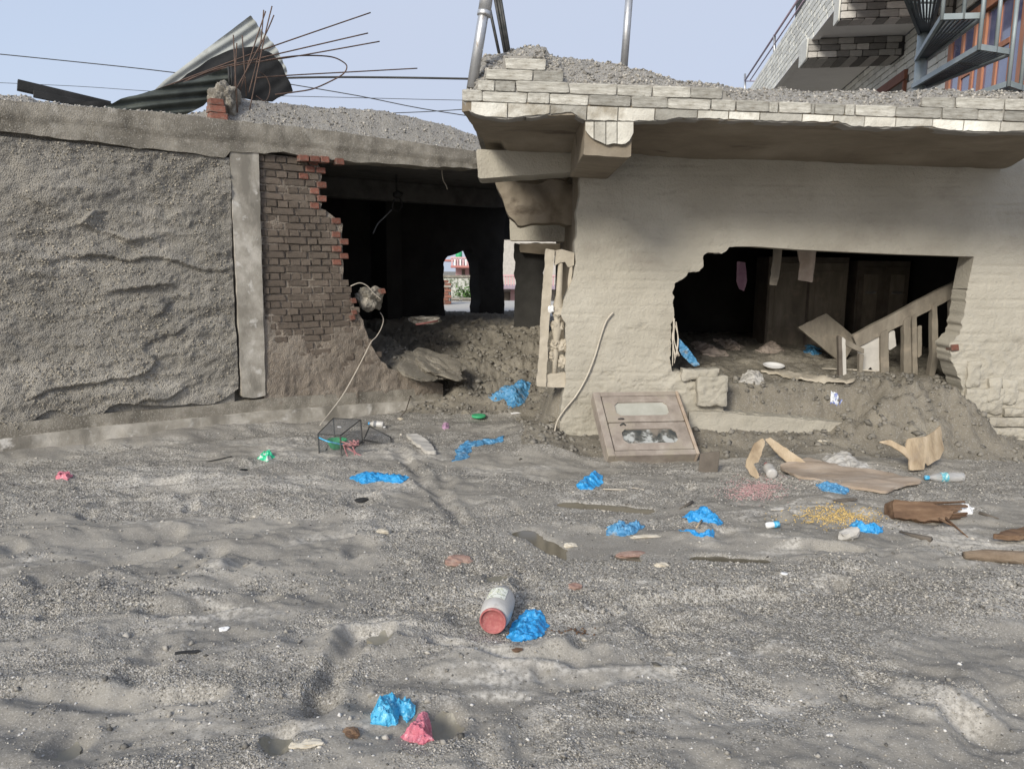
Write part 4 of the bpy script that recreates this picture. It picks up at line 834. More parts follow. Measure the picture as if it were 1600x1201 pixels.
# spiral stair
YS = 10.4; S0 = at_y(1440, 95, YS)
ST = thing('spiral_staircase', 'grey steel spiral staircase with slatted treads beside the orange windows', 'staircase', (S0.x, S0.y, -4.9))
tube('centre_column', [Vector((S0.x, S0.y, -4.9)), Vector((S0.x, S0.y, 8.6))], .075, M['stair'], ST, 18)
def tread(P, pyc, dark=False):
    z = at_y(1438, pyc, YS).z; q = [on_z(x, y, z) for x, y in P]          # inner-a, outer-a, outer-b, inner-b
    a0, a1, b1, b0 = q; v = []; f = []
    def add(p, r_, w, h):
        d = (r_-p); s = d.cross(Vector((0, 0, 1))).normalized(); vv, ff = box_v((p+r_)/2, d, s*w, Vector((0, 0, h))); n = len(v); v.extend(vv); f.extend([tuple(i+n for i in t) for t in ff])
    for k in range(1, 8):
        t = k/8; add(a0.lerp(b0, t), a1.lerp(b1, t), .022, .022)
    for t in (.33, .66): add(a0.lerp(a1, t), b0.lerp(b1, t), .02, .018)
    m = mesh_py('tread', v, f); fix(m); o = put('tread', m, M['staird'], ST)
    v.clear(); f.clear()
    for p, r_ in ((a0, a1), (a1, b1), (b1, b0)): add(p, r_, .035, .06)
    m = mesh_py('tread_frame', v, f); fix(m); put('tread_frame', m, M['staird' if dark else 'stair'], o)
    return a1, b1
for P, pc_, dk, hs in (([(1437, 52), (1407, -25), (1474, -25), (1453, 52)], 52, True, ()), ([(1431, 93), (1472, 27), (1536, 25), (1450, 91)], 92, False, (0, .52, 1)),
                      ([(1426, 135), (1530, 74), (1581, 82), (1448, 135)], 134, False, (0, .5, 1)), ([(1423, 180), (1576, 131), (1612, 143), (1446, 181)], 178, False, (0, .5, 1))):
    a1, b1 = tread(P, pc_, dk)
    for t in hs:
        p = a1.lerp(b1, t); tube('baluster', [p-Vector((0, 0, .03)), p+Vector((0, 0, 1.0))], .022, M['stair'], ST, 6)
# ------------------------------------------------------------------ seen through the openings
yd = box('yard', Vector((-.5, 19.2, -1.9)), (7, 0, 0), (0, 6.6, 0), (0, 0, 5.0), M['pale'], None, .01); yd['kind'] = 'structure'
def bgbox(name, px0, py0, px1, py1, y, t, mat, parent=None, r=.01):
    a = at_y(px0, py1, y); b = at_y(px1, py0, y); return box(name, ((a.x+b.x)/2, y+t/2, (a.z+b.z)/2), (b.x-a.x, 0, 0), (0, t, 0), (0, 0, b.z-a.z), mat, parent, r)
mw = thing('garden_wall', 'white garden wall blotched with dark moss, seen through the arched opening', 'wall', at_y(724, 520, 28))
bgbox('wall_face', 640, 433, 762, 520, 28, .35, M['moss'], mw); bgbox('coping', 638, 430.5, 764, 433.2, 27.95, .45, M['beam'], mw)
kb = thing('low_wall', 'low concrete wall with white blocks in front of the mossy wall', 'wall', at_y(730, 510, 21.8))
bgbox('base', 700, 476, 765, 520, 21.8, .3, M['conc'], kb); bgbox('cap', 700, 466, 765, 468, 21.75, .4, M['beam'], kb)
for a in (703, 722, 741): bgbox('white_block', a, 468.2, a+14, 475.8, 21.85, .25, M['porc'], kb)
bp_ = thing('brick_pier', 'red brick pier at the left side of the arched opening, beyond the room', 'pier', at_y(696, 500, 20))
bgbox('pier_core', 672, 449, 703, 520, 20, .4, M['mortar'], bp_); bgbox('cap', 670, 446, 705, 449, 19.95, .5, M['beam'], bp_)
FP = Frame(at_y(672, 520, 19.995), (1, 0, 0)); q = random.Random(5)
for k in range(14):
    for j in range(3): piece('brick', q.choice(BR), FP, .10+.19*j-(.07 if k % 2 else 0), .34+.078*k, 0., .17, .066, .04, bp_)
ph = thing('pink_house', 'pink house with balconies and a rooftop, far off through the arched opening', 'house', at_y(740, 470, 100))
bgbox('wall', 712, 408, 778, 475, 100, 9, M['pink'], ph); bgbox('roof_slab', 688, 405.5, 720, 408.5, 96, 12, M['redroof'], ph, .05)
bal = bgbox('balcony', 704, 415.5, 780, 418.5, 95, 5, M['redroof'], ph, .05)
for k in range(17): bgbox('baluster', 705+4.3*k, 404, 707.6+4.3*k, 415.3, 95.1, .2, M['porc'] if k % 2 else M['pink'], bal, 0)
bgbox('handrail', 704, 402, 780, 404.2, 95, .4, M['pink'], bal, .03)
for a in (721.5, 733, 743): bgbox('window', a, 421, a+5, 434, 99.9, .2, M['woodd'], ph, .02)
tk = thing('water_tank', 'bright green water tank on the roof of the far pink house', 'tank', at_y(717, 404, 97))
lathe('tank_body', [(.38, 0), (.42, .1), (.42, .75), (.36, .9), (.15, 1.0)], at_y(717, 404, 97), (0, 0, 1), M['green'], tk, 16); lathe('lid', [(.16, 1.0), (.16, 1.06), (.05, 1.1)], at_y(717, 404, 97), (0, 0, 1), M['green'], tk, 12)
h2 = thing('concrete_house', 'grey concrete house with pink balcony seen in the slit right of the arch', 'house', at_y(800, 520, 40))
bgbox('wall', 770, 370, 905, 520, 40, 6, M['pale'], h2); b2 = bgbox('balcony', 770, 447, 905, 452, 38, 2, M['rail'], h2, .03)
for k in range(30): bgbox('baluster', 771+4.4*k, 432, 773.4+4.4*k, 447, 38.05, .1, M['pink'], b2, 0)
bgbox('handrail', 770, 430, 905, 432, 38, .15, M['pink'], b2, .01); bgbox('window', 785, 456, 797, 474, 39.9, .2, M['woodd'], h2, .02); bgbox('ledge', 770, 480, 905, 487, 39.5, .5, M['porc'], h2, .02); bgbox('pink_panel', 797.5, 452, 830, 480, 39.85, .1, M['pink'], h2, .01)
bk2 = lump_mesh('red_bucket', at_y(794, 501, 17), (.10, 0, 0), (0, .1, 0), (0, 0, .11), 3, .2, 2, 2)
tag(put('red_bundle', bk2, M['redroof'], None, True), 'small red bundle on the mud in the slit between the dark pillars', 'bundle')
pl = thing('wall_plant', 'small green plant growing at the foot of the mossy white wall', 'plant', at_y(734, 470, 27.6)); v = []; f = []
q = random.Random(9); c0 = at_y(734, 462, 27.7)
for k in range(240):
    p = c0+Vector((q.gauss(0, .26), q.gauss(0, .08), q.gauss(0, .13))); a = Vector((q.uniform(-1, 1), q.uniform(-1, 1), q.uniform(-1, 1))).normalized()*.07; b = a.orthogonal().normalized()*.035; n = len(v)
    v += [p-a, p+b, p+a, p-b]; f.append((n, n+1, n+2, n+3))
put('foliage', mesh_py('foliage', v, f), M['leaf'], pl); tube('stem', [at_y(734, 472, 27.7), c0], .02, M['woodd'], pl, 5)
# ------------------------------------------------------------------ fittings hanging in the rooms
hf = thing('ceiling_hook', 'dark hook and tangled fitting hanging from the ceiling of the left room', 'hook', FL.px(616, 345, -1.1))
tube('hook', [FL.px(x, y, -1.1) for x, y in [(619, 262), (620, 300), (626, 312), (628, 322), (621, 330), (613, 324), (616, 312)]], .012, M['black'], hf, 6, 5)
put('shade', lump_mesh('shade', FL.px(621, 304, -1.1), (.07, 0, 0), (0, .07, 0), (0, 0, .05), 4, .4, 3, 2), M['black'], hf, True)
tube('cord', [FL.px(x, y, -1.1) for x, y in [(612, 328), (598, 342), (590, 350), (583, 365)]], .009, M['netting'], hf, 6, 4)
tag(tube('hanging_wire', [FL.px(x, y, -.35) for x, y in [(690, 262), (692, 280), (697, 290), (699, 296)]], .006, M['wire'], None, 5, 4), 'short pale wire dangling under the concrete beam of the left house', 'wire')
# ------------------------------------------------------------------ loose things on the ground
def gpoly(P): return [(lambda p: (p.x, p.y))(hit(x, y)) for x, y in P]
def crumpled(name, label, cat, P, mat, bulge=.03, crump=.012, group=None, seed=0, n=64, edge=.16, lift=.003):
    g = gpoly(P); A = np.array(g); size = float(np.max(A.max(0)-A.min(0))); k = 5.5/size
    g = rough(g, size*.02*edge*10, size*.05, seed)
    def f(u, v, d):
        t = sm(d/size, 0, .16)
        wu = u*k+.7*fbm(u*k*.6, v*k*.6, 3, seed+2); wv_ = v*k+.7*fbm(u*k*.6, v*k*.6, 3, seed+4)
        z = bulge*t*(.8+.4*fbm(u*k*.45, v*k*.45, 3, seed))+crump*(.3+.7*t)*(ridge(wu*.6, wv_*.6, 2, seed+1, .5)*.7+.55*ridge(wu*1.5, wv_*1.1, 2, seed+3)+.4*ridge(wu*3.1, wv_*2.3, 2, seed+7))
        return H(u, v)+lift+np.maximum(z, .001)
    me = poly_mesh(name, GZ, g, cell=size/n, disp=f, bot=lambda u, v: H(u, v)-.006, needd=True)
    return tag(put(name, me, M[mat], None, True), label, cat, group)
BG = 'plastic bags on the mud'
for a in [
 ('light blue plastic bag, nearest of the blue bags, beside the pink bag', [(578, 1131), (582, 1112), (592, 1098), (606, 1089), (625, 1096), (641, 1096), (648, 1106), (645, 1122), (637, 1129), (626, 1117), (619, 1133), (595, 1134)], 'bagl', .028, .024),
 ('crumpled pink plastic bag tied at the neck in the foreground', [(625, 1152), (640, 1138), (650, 1130), (653, 1117), (668, 1117), (674, 1135), (678, 1158), (662, 1163), (640, 1160)], 'bagp', .035, .02),
 ('blue plastic bag lying against the plastic jar', [(789, 998), (797, 984), (808, 964), (822, 954), (846, 955), (856, 968), (855, 985), (840, 997), (815, 1003)], 'bag', .03, .022),
 ('bright blue bag scrunched at the left foot of the leaning window unit', [(902, 759), (910, 748), (926, 742), (941, 744), (941, 754), (926, 764), (908, 765)], 'bag', .045, .03),
 ('shredded blue bag between the two puddles right of centre', [(948, 836), (949, 824), (965, 819), (985, 823), (1009, 823), (990, 835), (970, 838)], 'bagm', .03, .03),
 ('torn blue bag with two arms right of the shredded one', [(1066, 808), (1085, 802), (1110, 800), (1118, 808), (1129, 818), (1122, 823), (1100, 815), (1075, 818)], 'bag', .03, .03),
 ('narrow blue scrap just below the torn two-armed bag', [(1060, 829), (1075, 828), (1095, 834), (1116, 831), (1114, 839), (1098, 840), (1080, 833)], 'bag', .02, .02),
 ('flat bright blue sheet of plastic below the wire cage', [(545, 748), (562, 740), (598, 739), (640, 746), (626, 755), (598, 752), (566, 756)], 'bag', .035, .018),
 ('long blue strip of plastic snaking in front of the passage', [(788, 682), (787, 690), (752, 696), (735, 702), (730, 716), (708, 721), (714, 702), (726, 691), (755, 688)], 'bagm', .025, .03),
 ('large blue plastic bag on the mud slope of the passage', [(764, 622), (775, 613), (792, 608), (812, 600), (833, 600), (826, 615), (818, 632), (797, 638), (788, 626), (775, 628)], 'bagm', .09, .03),
 ('faded blue bag at the lower edge of the wet board', [(1274, 758), (1290, 755), (1312, 760), (1329, 766), (1315, 773), (1290, 768)], 'bagm', .02, .02),
 ('small blue bag beside the crushed carton and yellow grains', [(1326, 822), (1335, 816), (1350, 823), (1368, 826), (1380, 822), (1379, 832), (1360, 833), (1340, 830)], 'bag', .03, .02),
 ('mauve plastic bag on the rubble beneath the broken brick wall', [(632, 575), (640, 569), (654, 570), (655, 580), (645, 586), (636, 583)], 'bagv', .06, .02),
 ('small pink wrapper near the left edge below the plinth', [(87, 748), (90, 740), (108, 738), (113, 744), (106, 750)], 'bagp', .03, .02),
 ('green and white wrapper below the concrete column', [(402, 718), (408, 711), (424, 710), (429, 716), (418, 722)], 'greenw', .03, .02),
 ('white scrap of plastic at the far end of the splintered wood', [(1480, 796), (1500, 791), (1522, 794), (1520, 803), (1498, 803)], 'porc', .03, .015),
 ('purple and white wrapper right of the pale board', [(689, 668), (694, 661), (701, 662), (701, 670), (694, 673)], 'bagv', .03, .02),
]: crumpled('plastic_bag', a[0], 'bag', a[1], a[2], a[3], a[4], BG, seed=len(a[0]))
crumpled('plastic_sheet', 'silvery grey plastic sheet lying on the wet board', 'plastic sheet', [(1285, 718), (1300, 712), (1322, 710), (1345, 724), (1368, 736), (1392, 746), (1350, 747), (1318, 746), (1300, 735)], 'gsheet', .06, .03, seed=4)
# wooden window unit leaning against the pale wall
BL = hit(950, 727); BL.z += .085; BRt = on_z(1094, 708, BL.z); TLp = FR.px(934, 612, .16); ax = (BRt-BL); wv = ax.length; ax.normalize()
ay = (TLp-BL); ay = (ay-ax*ay.dot(ax)); hv = ay.length; ay.normalize(); az = ax.cross(ay)
WU = thing('wooden_window_unit', 'mud-stained wooden window unit with two shutters leaning against the pale wall', 'window', BL-Vector((0, 0, .09)))
def LP(x, y, z): return BL+ax*x+ay*y+az*z
def lbox(name, x0, x1, y0, y1, z0, z1, mat, parent, r=.005): return box(name, LP((x0+x1)/2, (y0+y1)/2, (z0+z1)/2), ax*(x1-x0), ay*(y1-y0), az*(z1-z0), M[mat], parent, r)
th = .13; s = .055
lbox('left_stile', 0, s+.01, 0, hv, -th, 0, 'woodp', WU); lbox('right_stile', wv-.028, wv, 0, hv, -th, 0, 'board', WU)
lbox('bottom_rail', s+.01, wv-.028, 0, s, -th, -.003, 'woodp', WU); lbox('top_rail', s+.01, wv-.028, hv-.05, hv, -th, -.003, 'woodp', WU)
lbox('back_board', s+.01, wv-.028, s, hv-.05, -th, -th+.02, 'woodd', WU)
ym = s+(hv-.05-s)*.5
for k, (y0, y1) in enumerate(((s+.006, ym-.007), (ym+.007, hv-.056))):
    x0, x1 = s+.018, wv-.036; sh = thing('s', 's', 's', (0, 0, 0)); bpy.data.objects.remove(sh)
    # shutter: a board with an opening of notched corners, and the glass in it
    px0, px1, py0, py1 = x0+.10, x1-.11, y0+.075, y1-.07; c = .035
    hole_ = [(px0+c, py0), (px1-c, py0), (px1-c*.6, py0+c*.5), (px1, py0+c), (px1, py1-c), (px1-c*.6, py1-c*.5), (px1-c, py1), (px0+c, py1), (px0+c*.6, py1-c*.5), (px0, py1-c), (px0, py0+c), (px0+c*.6, py0+c*.5)]
    fr_ = Frame(BL, ax, ay)
    sh = put('shutter', poly_mesh('shutter', fr_, [(x0, y0), (x1, y0), (x1, y1), (x0, y1)], [hole_], cell=.012, thick=.03, disp=lambda u, v: .0025*fbm(u*16, v*16, 4, k), off=-.008), M['woodp'], WU)
    put('pane', poly_mesh('pane', fr_, [(px0-.01, py0-.01), (px1+.01, py0-.01), (px1+.01, py1+.01), (px0-.01, py1+.01)], cell=.02, thick=.004, disp=lambda u, v: .001*fbm(u*9, v*9, 3, k), off=-.022), M['dirtyglass' if k == 0 else 'mudglass'], sh)
    tube('handle', [LP(x0+.10, y1-.03 if k == 0 else y0+.03, -.004), LP(x0+.125, y1-.022 if k == 0 else y0+.022, .014), LP(x0+.15, y1-.03 if k == 0 else y0+.03, -.004)], .006, M['iron'], sh, 6, 4)
lp = hit(1107, 736); tag(box('loose_board', lp+Vector((0, .0, .07)), (.16, .01, .02), (0, .02, 0), (.015, .03, .17), M['woodd'], None, .004), 'small dark board standing at the right foot of the leaning window unit', 'board')
# standing or leaning flat pieces
def stand(name, P, base, tilt, mat, thick=.012, disp=None, yaw=0., parent=None, cell=None, edge=.004, seed=0, off=0.):
    b = hit(*base) if not isinstance(base, Vector) else base
    fr = Frame(b, (math.cos(yaw), math.sin(yaw), 0), (-math.sin(yaw)*math.sin(tilt), math.cos(yaw)*math.sin(tilt), math.cos(tilt)))
    q = [fr.uv(x, y, off) for x, y in P]; A = np.array(q); sz = float(np.max(A.max(0)-A.min(0)))
    me = poly_mesh(name, fr, rough(q, edge, sz/22, seed), cell=cell or sz/36, thick=thick, disp=disp, off=off, bot=(lambda u, v: off+disp(u, v)-thick) if disp else None)
    return put(name, me, M[mat], parent, bool(disp))
PW_ = 'splintered plywood by the mud heap'
tag(stand('bent_plywood', [(1374, 690), (1388, 687), (1402, 696), (1409, 700), (1411, 686), (1425, 684), (1442, 682), (1458, 674), (1473, 664), (1475, 685), (1478, 701), (1468, 716), (1442, 728), (1440, 720), (1436, 734), (1414, 736), (1414, 718), (1404, 708), (1390, 697)], (1425, 737), .3, 'ply', .014, lambda u, v: .06*np.cos(u*6)+.012*fbm(u*7, v*7, 3, 3), .15), 'curved piece of torn tan plywood standing on the mud heap', 'plywood', PW_)
tag(stand('plywood_strip', [(1193, 684), (1197, 690), (1190, 708), (1184, 722), (1176, 724), (1182, 736), (1187, 745), (1183, 749), (1172, 741), (1164, 728), (1165, 720), (1174, 702), (1180, 692)], (1178, 749), .25, 'ply', .012, lambda u, v: .02*np.sin(v*14)+.006*fbm(u*7, v*7, 3, 3)), 'narrow folded plywood strip left of the small clear bottle', 'plywood', PW_)
tag(stand('plywood_strip', [(1196, 685), (1205, 682), (1222, 694), (1258, 722), (1252, 732), (1238, 729), (1215, 706)], (1246, 733), .5, 'ply', .012, lambda u, v: .02*np.sin(u*9)+.006*fbm(u*7, v*7, 3, 4)), 'tan plywood strip slanting down behind the small clear bottle', 'plywood', PW_)
def slab_on_ground(name, label, cat, P, mat, lift=.015, thick=.018, group=None, seed=0, wav=.01):
    g = gpoly(P); A = np.array(g); sz = float(np.max(A.max(0)-A.min(0))); z0 = float(np.median(H(A[:, 0], A[:, 1])))
    f = lambda u, v: z0+.5*(H(u, v)-z0)+lift+thick+wav*fbm(u*6/sz, v*6/sz, 3, seed)
    me = poly_mesh(name, GZ, rough(g, sz*.012, sz*.04, seed), cell=sz/34, disp=f, bot=lambda u, v: f(u, v)-thick)
    return tag(put(name, me, M[mat]), label, cat, group)
slab_on_ground('wet_board', 'wide wet delaminated board lying flat below the curved plywood', 'board', [(1217, 737), (1235, 727), (1262, 721), (1284, 728), (1320, 738), (1392, 746), (1440, 757), (1412, 766), (1380, 775), (1336, 768), (1290, 757), (1240, 745)], 'board', .02, .02, seed=3)
slab_on_ground('pale_board', 'small pale board stuck in the gravel right of the wire cage', 'board', [(634, 684), (652, 684), (668, 696), (682, 712), (668, 711), (648, 700)], 'pale', .01, .03, seed=5)
slab_on_ground('plank', 'dark brown plank sticking in from the right edge, upper of two', 'plank', [(1550, 848), (1575, 842), (1625, 832), (1625, 846), (1590, 852)], 'splint', .03, .03, seed=6)
lg = tube('log', [hit(1506, 872)+Vector((0, 0, .02)), hit(1540, 875)+Vector((0, 0, .03)), hit(1620, 882)+Vector((0, 0, .035)), hit(1680, 886)+Vector((0, 0, .03))], [.022, .036, .04, .036], M['logm'], None, 10, 0)
tag(lg, 'muddy log sticking in from the right edge, lower of two', 'log')
b0 = hit(1392, 812); sw = thing('splintered_wood', 'broken brown block of wood with splintered end near the right edge', 'wood', b0)
put('block', poly_mesh('block', Frame(b0, (1, .05, 0), (0, .5, .85)), rough([(0, 0), (.36, -.02), (.42, .05), (.30, .10), (.02, .13)], .012, .03, 3), cell=.012, thick=.12, disp=lambda u, v: .012*fbm(u*8, v*30, 4, 2), off=.03), M['splint'], sw)
q = random.Random(12)
for k in range(15):
    t = k/14; a = hit(1430+q.uniform(-8, 14), 806+12*t)+Vector((0, 0, .09*(1-t)+.01)); b = hit(1478+q.uniform(0, 34), 799+15*t+q.uniform(-2, 3))+Vector((0, 0, .07*(1-t)+q.uniform(0, .02)))
    bar('splinter', a, b, q.uniform(.008, .03), q.uniform(.006, .014), M['splint'], sw, (q.uniform(-.5, .5), q.uniform(-.3, .3), 1), .002)
for (x0, y0, x1, y1) in ((1470, 815, 1512, 840), (1462, 820, 1496, 826)):
    tube('splinter', [hit(x0, y0)+Vector((0, 0, .05)), hit(x1, y1)+Vector((0, 0, .005))], [.011, .004], M['splint'], sw, 5)
a = hit(1405, 835); tag(tube('splinter', [a+Vector((0, 0, .02)), hit(1455, 846)+Vector((0, 0, .012))], [.006, .02], M['woodd'], None, 5), 'dark sharp sliver in front of the splintered block', 'splinter')
# plastic jar with a red lid
jb = hit(770, 992); jd = Vector((.16, 1, .02)).normalized(); jr = .073; jo = jb+Vector((0, 0, jr-.004))-jd*.0
JR = thing('plastic_jar', 'cloudy plastic jar lying on its side with a red lid', 'jar', jb)
lathe('jar_body', [(.056, .012), (.066, .03), (.071, .06), (jr, .1), (.072, .17), (.069, .21), (.058, .245), (.042, .262), (.035, .275), (.035, .30), (.02, .304)], jo, jd, M['jar'], JR, 28)
lathe('red_lid', [(.050, .022), (.0535, .014), (.058, .014), (.0615, .006), (.0615, -.004), (.058, -.008), (.0545, -.006), (.053, .006), (.02, .008), (.001, .008)], jo, jd, M['red'], JR, 32, caps=False)
up_ = Vector((-.1, -.15, 1)); up_ = (up_-jd*up_.dot(jd)).normalized(); sd_ = jd.cross(up_); lv = []; lf = []
for i in range(9):
    for j in range(7):
        an = R(-36+72*i/8); lv.append(jo+jd*(.085+.105*j/6)+(up_*math.cos(an)+sd_*math.sin(an))*(jr+.0015))
for i in range(8):
    for j in range(6): lf.append((i*7+j, i*7+j+1, (i+1)*7+j+1, (i+1)*7+j))
put('label', mesh_py('label', lv, lf), M['paper'], JR)
# bottles
def bottle(label, base, d, L, r, z, mat='pet', lab=None, cap=None):
    b = hit(*base); d = Vector(d).normalized(); o = b+Vector((0, 0, r*z)); B = thing('plastic_bottle', label, 'bottle', b, 'plastic bottles')
    lathe('bottle_body', [(r*.55, .0), (r*.9, .004), (r, r*.3), (r*.97, L*.2), (r, L*.25), (r*.96, L*.4), (r, L*.45), (r*.98, L*.66), (r*.8, L*.78), (r*.45, L*.88), (r*.38, L*.9), (r*.38, L*.96)], o, d, M[mat], B, 20)
    if lab: lathe('label', [(r*1.01, L*.46), (r*1.012, L*.5), (r*1.0, L*.65)], o, d, M[lab], B, 20, caps=False)
    lathe('cap', [(r*.44, L*.94), (r*.46, L*.96), (r*.46, L*1.03), (r*.4, L*1.04)], o, d, M[cap or 'pet'], B, 14); return B
bottle('clear plastic bottle with blue and green label lying right of the wet board', (1504, 751), (-1, -.12, 0), .31, .038, .9, 'pet', 'blabel', 'bagl')
bottle('small clear bottle lying with its base to the viewer beside the plywood strips', (1206, 749), (.1, 1, .12), .2, .042, .95, 'petd', None, 'red')
bottle('small bottle with blue top lying right of the wire cage', (600, 668), (-1, .15, .05), .16, .034, .9, 'jar', 'netting', 'bag')
a = hit(1196, 826); CP = thing('blue_cap_vial', 'little white and blue tube standing out on the gravel', 'tube', a); lathe('tube_body', [(.014, 0), (.02, .01), (.02, .05), (.015, .055)], a+Vector((0, 0, .022)), (1, .1, .1), M['porc'], CP, 12); lathe('cap', [(.021, .05), (.021, .085), (.012, .09)], a+Vector((0, 0, .022)), (1, .1, .1), M['bagl'], CP, 12)
a = hit(1225, 897); tag(lathe('white_disc', [(.018, 0), (.02, .003), (.018, .007), (.001, .007)], a+Vector((0, 0, .002)), (0, 0, 1), M['porc'], None, 16), 'tiny white plastic disc alone on the right foreground gravel', 'disc')
a = hit(748, 653); tag(lathe('green_dish', [(.04, 0), (.075, .01), (.08, .03), (.075, .036), (.06, .03), (.02, .028), (.001, .028)], a, (0, 0, 1), M['green'], None, 20), 'shallow green plastic dish in front of the large blue bag', 'dish')
ct = lump_mesh('crushed_carton', hit(1325, 842)+Vector((0, 0, .03)), (.07, .01, .01), (0, .04, 0), (.01, 0, .04), 5, .35, 1.4, 2, .5); tag(put('crushed_carton', ct, M['pale']), 'crushed grey carton in front of the small blue bag', 'carton')
# wire cage trap with a bowl
c4 = [hit(499, 709), hit(534, 713), hit(566, 691), hit(523, 684)]; zc = min(p.z for p in c4); hgt = .2
CG = thing('wire_cage', 'wire mesh cage trap with dark frame standing before the plinth', 'cage', c4[0])
bot = [Vector((p.x, p.y, zc+.01)) for p in c4]; tp = [p+Vector((-.02, .05, hgt)) for p in bot]
for i in range(4):
    j = (i+1) % 4
    bar('frame_bar', bot[i], bot[j], .014, .014, M['iron'], CG); bar('frame_bar', tp[i], tp[j], .009, .009, M['iron'], CG); bar('frame_bar', bot[i], tp[i], .016, .012, M['iron'], CG, (1, 0, 0))
def net(name, a, b, c, d, n, m, parent):
    v = []; f = []
    def add(p, q_):
        vv, ff = tube_vf([p, q_], .0013, 3); k = len(v); v.extend(vv); f.extend([tuple(i+k for i in t) for t in ff])
    for i in range(1, n): add(a.lerp(b, i/n), d.lerp(c, i/n))
    for i in range(1, m): add(a.lerp(d, i/m), b.lerp(c, i/m))
    return put(name, mesh_py(name, v, f), M['netting'], parent)
for i in range(4): j = (i+1) % 4; net('wire_mesh', bot[i], bot[j], tp[j], tp[i], 16, 9, CG)
net('wire_mesh', tp[0], tp[1], tp[2], tp[3], 16, 16, CG)
flap = [bot[2]+Vector((.02, -.02, .02)), bot[2]+Vector((.30, -.12, -.0)), bot[2]+Vector((.26, .06, .03)), bot[2]+Vector((.05, .12, .12))]
net('door_flap', *flap, 14, 10, CG)
for i in range(4): tube('flap_bar', [flap[i], flap[(i+1) % 4]], .006, M['iron'], CG, 5)
cc = (bot[0]+bot[1]+bot[2]+bot[3])/4
tag(lathe('green_bowl', [(.05, 0), (.06, .008), (.085, .06), (.092, .085), (.088, .085), (.08, .055), (.05, .012), (.001, .012)], cc+Vector((-.02, -.02, .01)), (0, 0, 1), M['green'], None, 24, caps=False), 'green plastic bowl inside the wire cage', 'bowl')
st = thing('maroon_string', 'tangled maroon string hanging from the wire cage', 'string', bot[1])
q = random.Random(4)
for k in range(5):
    p0 = bot[1]+Vector((.03, .03, .12)); tube('strand', [p0+Vector((q.uniform(-.04, .12), q.uniform(-.03, .05), q.uniform(-.02, .05))) for _ in range(5)]+[p0+Vector((.04+.05*k, -.04, -.13))], .0055, M['maroon'], st, 5, 4)
tag(tube('blue_ribbon', [tp[0]+Vector((.0, .0, -.03)), tp[0].lerp(tp[1], .5)+Vector((0, -.01, -.06)), tp[1]+Vector((.06, .02, -.09))], .008, M['bagl'], None, 5, 4), 'pale blue ribbon wound across the front of the wire cage', 'ribbon')
# rubble in the mouth of the left house
def rock(name, label, cat, c, ax_, ay_, az_, mat, seed, amp=.35, f=1.6, sub=4, facet=.5, group=None):
    return tag(put(name, lump_mesh(name, c, ax_, ay_, az_, seed, amp, f, sub, facet), M[mat]), label, cat, group)
c = FL.px(668, 556, -.02); rock('fallen_slab', 'big slab of mud-caked masonry tipped in the mouth of the left house', 'slab', c+Vector((.02, .12, -.13)), (.36, .20, -.03), (-.13, .34, .10), (.0, -.03, .11), 'mud', 11, .45, 1.9, 5, .35)
cb_ = thing('concrete_chunk', 'chunk of concrete and wire caught on the broken brick edge', 'rubble', FL.px(580, 488, -.12))
put('concrete', lump_mesh('concrete', FL.px(580, 466, -.12), FL.U*.14, FL.N*.11, FL.V*.13, 21, .5, 1.8, 4, .5), M['beam'], cb_); u, v = FL.uv(594, 455, -.06); piece('brick', BR[1], FL, u, v, -.02, .06, .05, .07, cb_, .3)
tube('wire_loop', [FL.px(x, y, .02) for x, y in [(548, 447), (562, 442), (574, 447), (584, 458), (596, 468)]], .006, M['wire'], cb_, 5, 4)
rock('broken_stone', 'flat stone with a red mark on top of the mud in the left house', 'stone', FL.px(664, 500, -.7), (.2, .05, 0), (-.03, .12, 0), (0, 0, .05), 'beam', 14, .4, 2, 3, .5)
tag(tube('red_stick', [FL.px(650, 507, -.5), FL.px(664, 505, -.5), FL.px(684, 501, -.5)], .012, M['redroof'], None, 6), 'short faded red stick lying on the flat stone', 'stick')
for k, (x, y, r_) in enumerate([(815, 508, .1), (770, 512, .07), (742, 503, .06), (712, 512, .08), (790, 522, .06), (735, 560, .05), (700, 590, .06), (840, 640, .07), (812, 656, .05), (728, 645, .06), (860, 655, .06), (850, 610, .06)]):
    p = hit(x, y); rock('mud_lump', ['pale flat lump', 'brown lump', 'dark lump', 'round clod', 'small clod', 'grey clod', 'rough clod', 'big clod', 'little lump', 'grey lump', 'brown clod', 'crumbly clod'][k]+' of mud in the passage, '+['top right below the dark pillar', 'below the slit of daylight', 'at the foot of the arch, right side', 'at the foot of the arch, middle', 'in its upper middle', 'right of the tipped slab', 'at the end of the plinth', 'left of the pale wall foot', 'under the large blue bag', 'near the plinth end, lowest left', 'nearest the pale wall foot', 'below the carved frame'][k], 'mud', p, (r_, 0, 0), (0, r_*.9, 0), (0, 0, r_*.6), 'mud' if k else 'beam', 30+k, .4, 1.8, 3, .3, 'lumps of mud in the passage')
tag(tube('rope', [FL.px(x, y, w) for x, y, w in [(594, 488, -.2), (599, 498, -.18), (596, 512, -.1), (588, 526, 0), (580, 534, .06), (572, 550, .1), (555, 583, .14), (535, 618, .22), (515, 645, .35), (500, 664, .5)]], .0055, M['wire'], None, 6, 5), 'pale cord running from the concrete chunk down to the wire cage', 'cord')
tag(tube('rope', [FR.px(x, y, .03) for x, y in [(958, 488), (947, 502), (938, 528), (930, 555), (917, 588), (900, 618), (882, 640), (870, 660), (864, 690)]], .008, M['wire'], None, 6, 5), 'pale cord draped down the left end of the pale wall', 'cord')
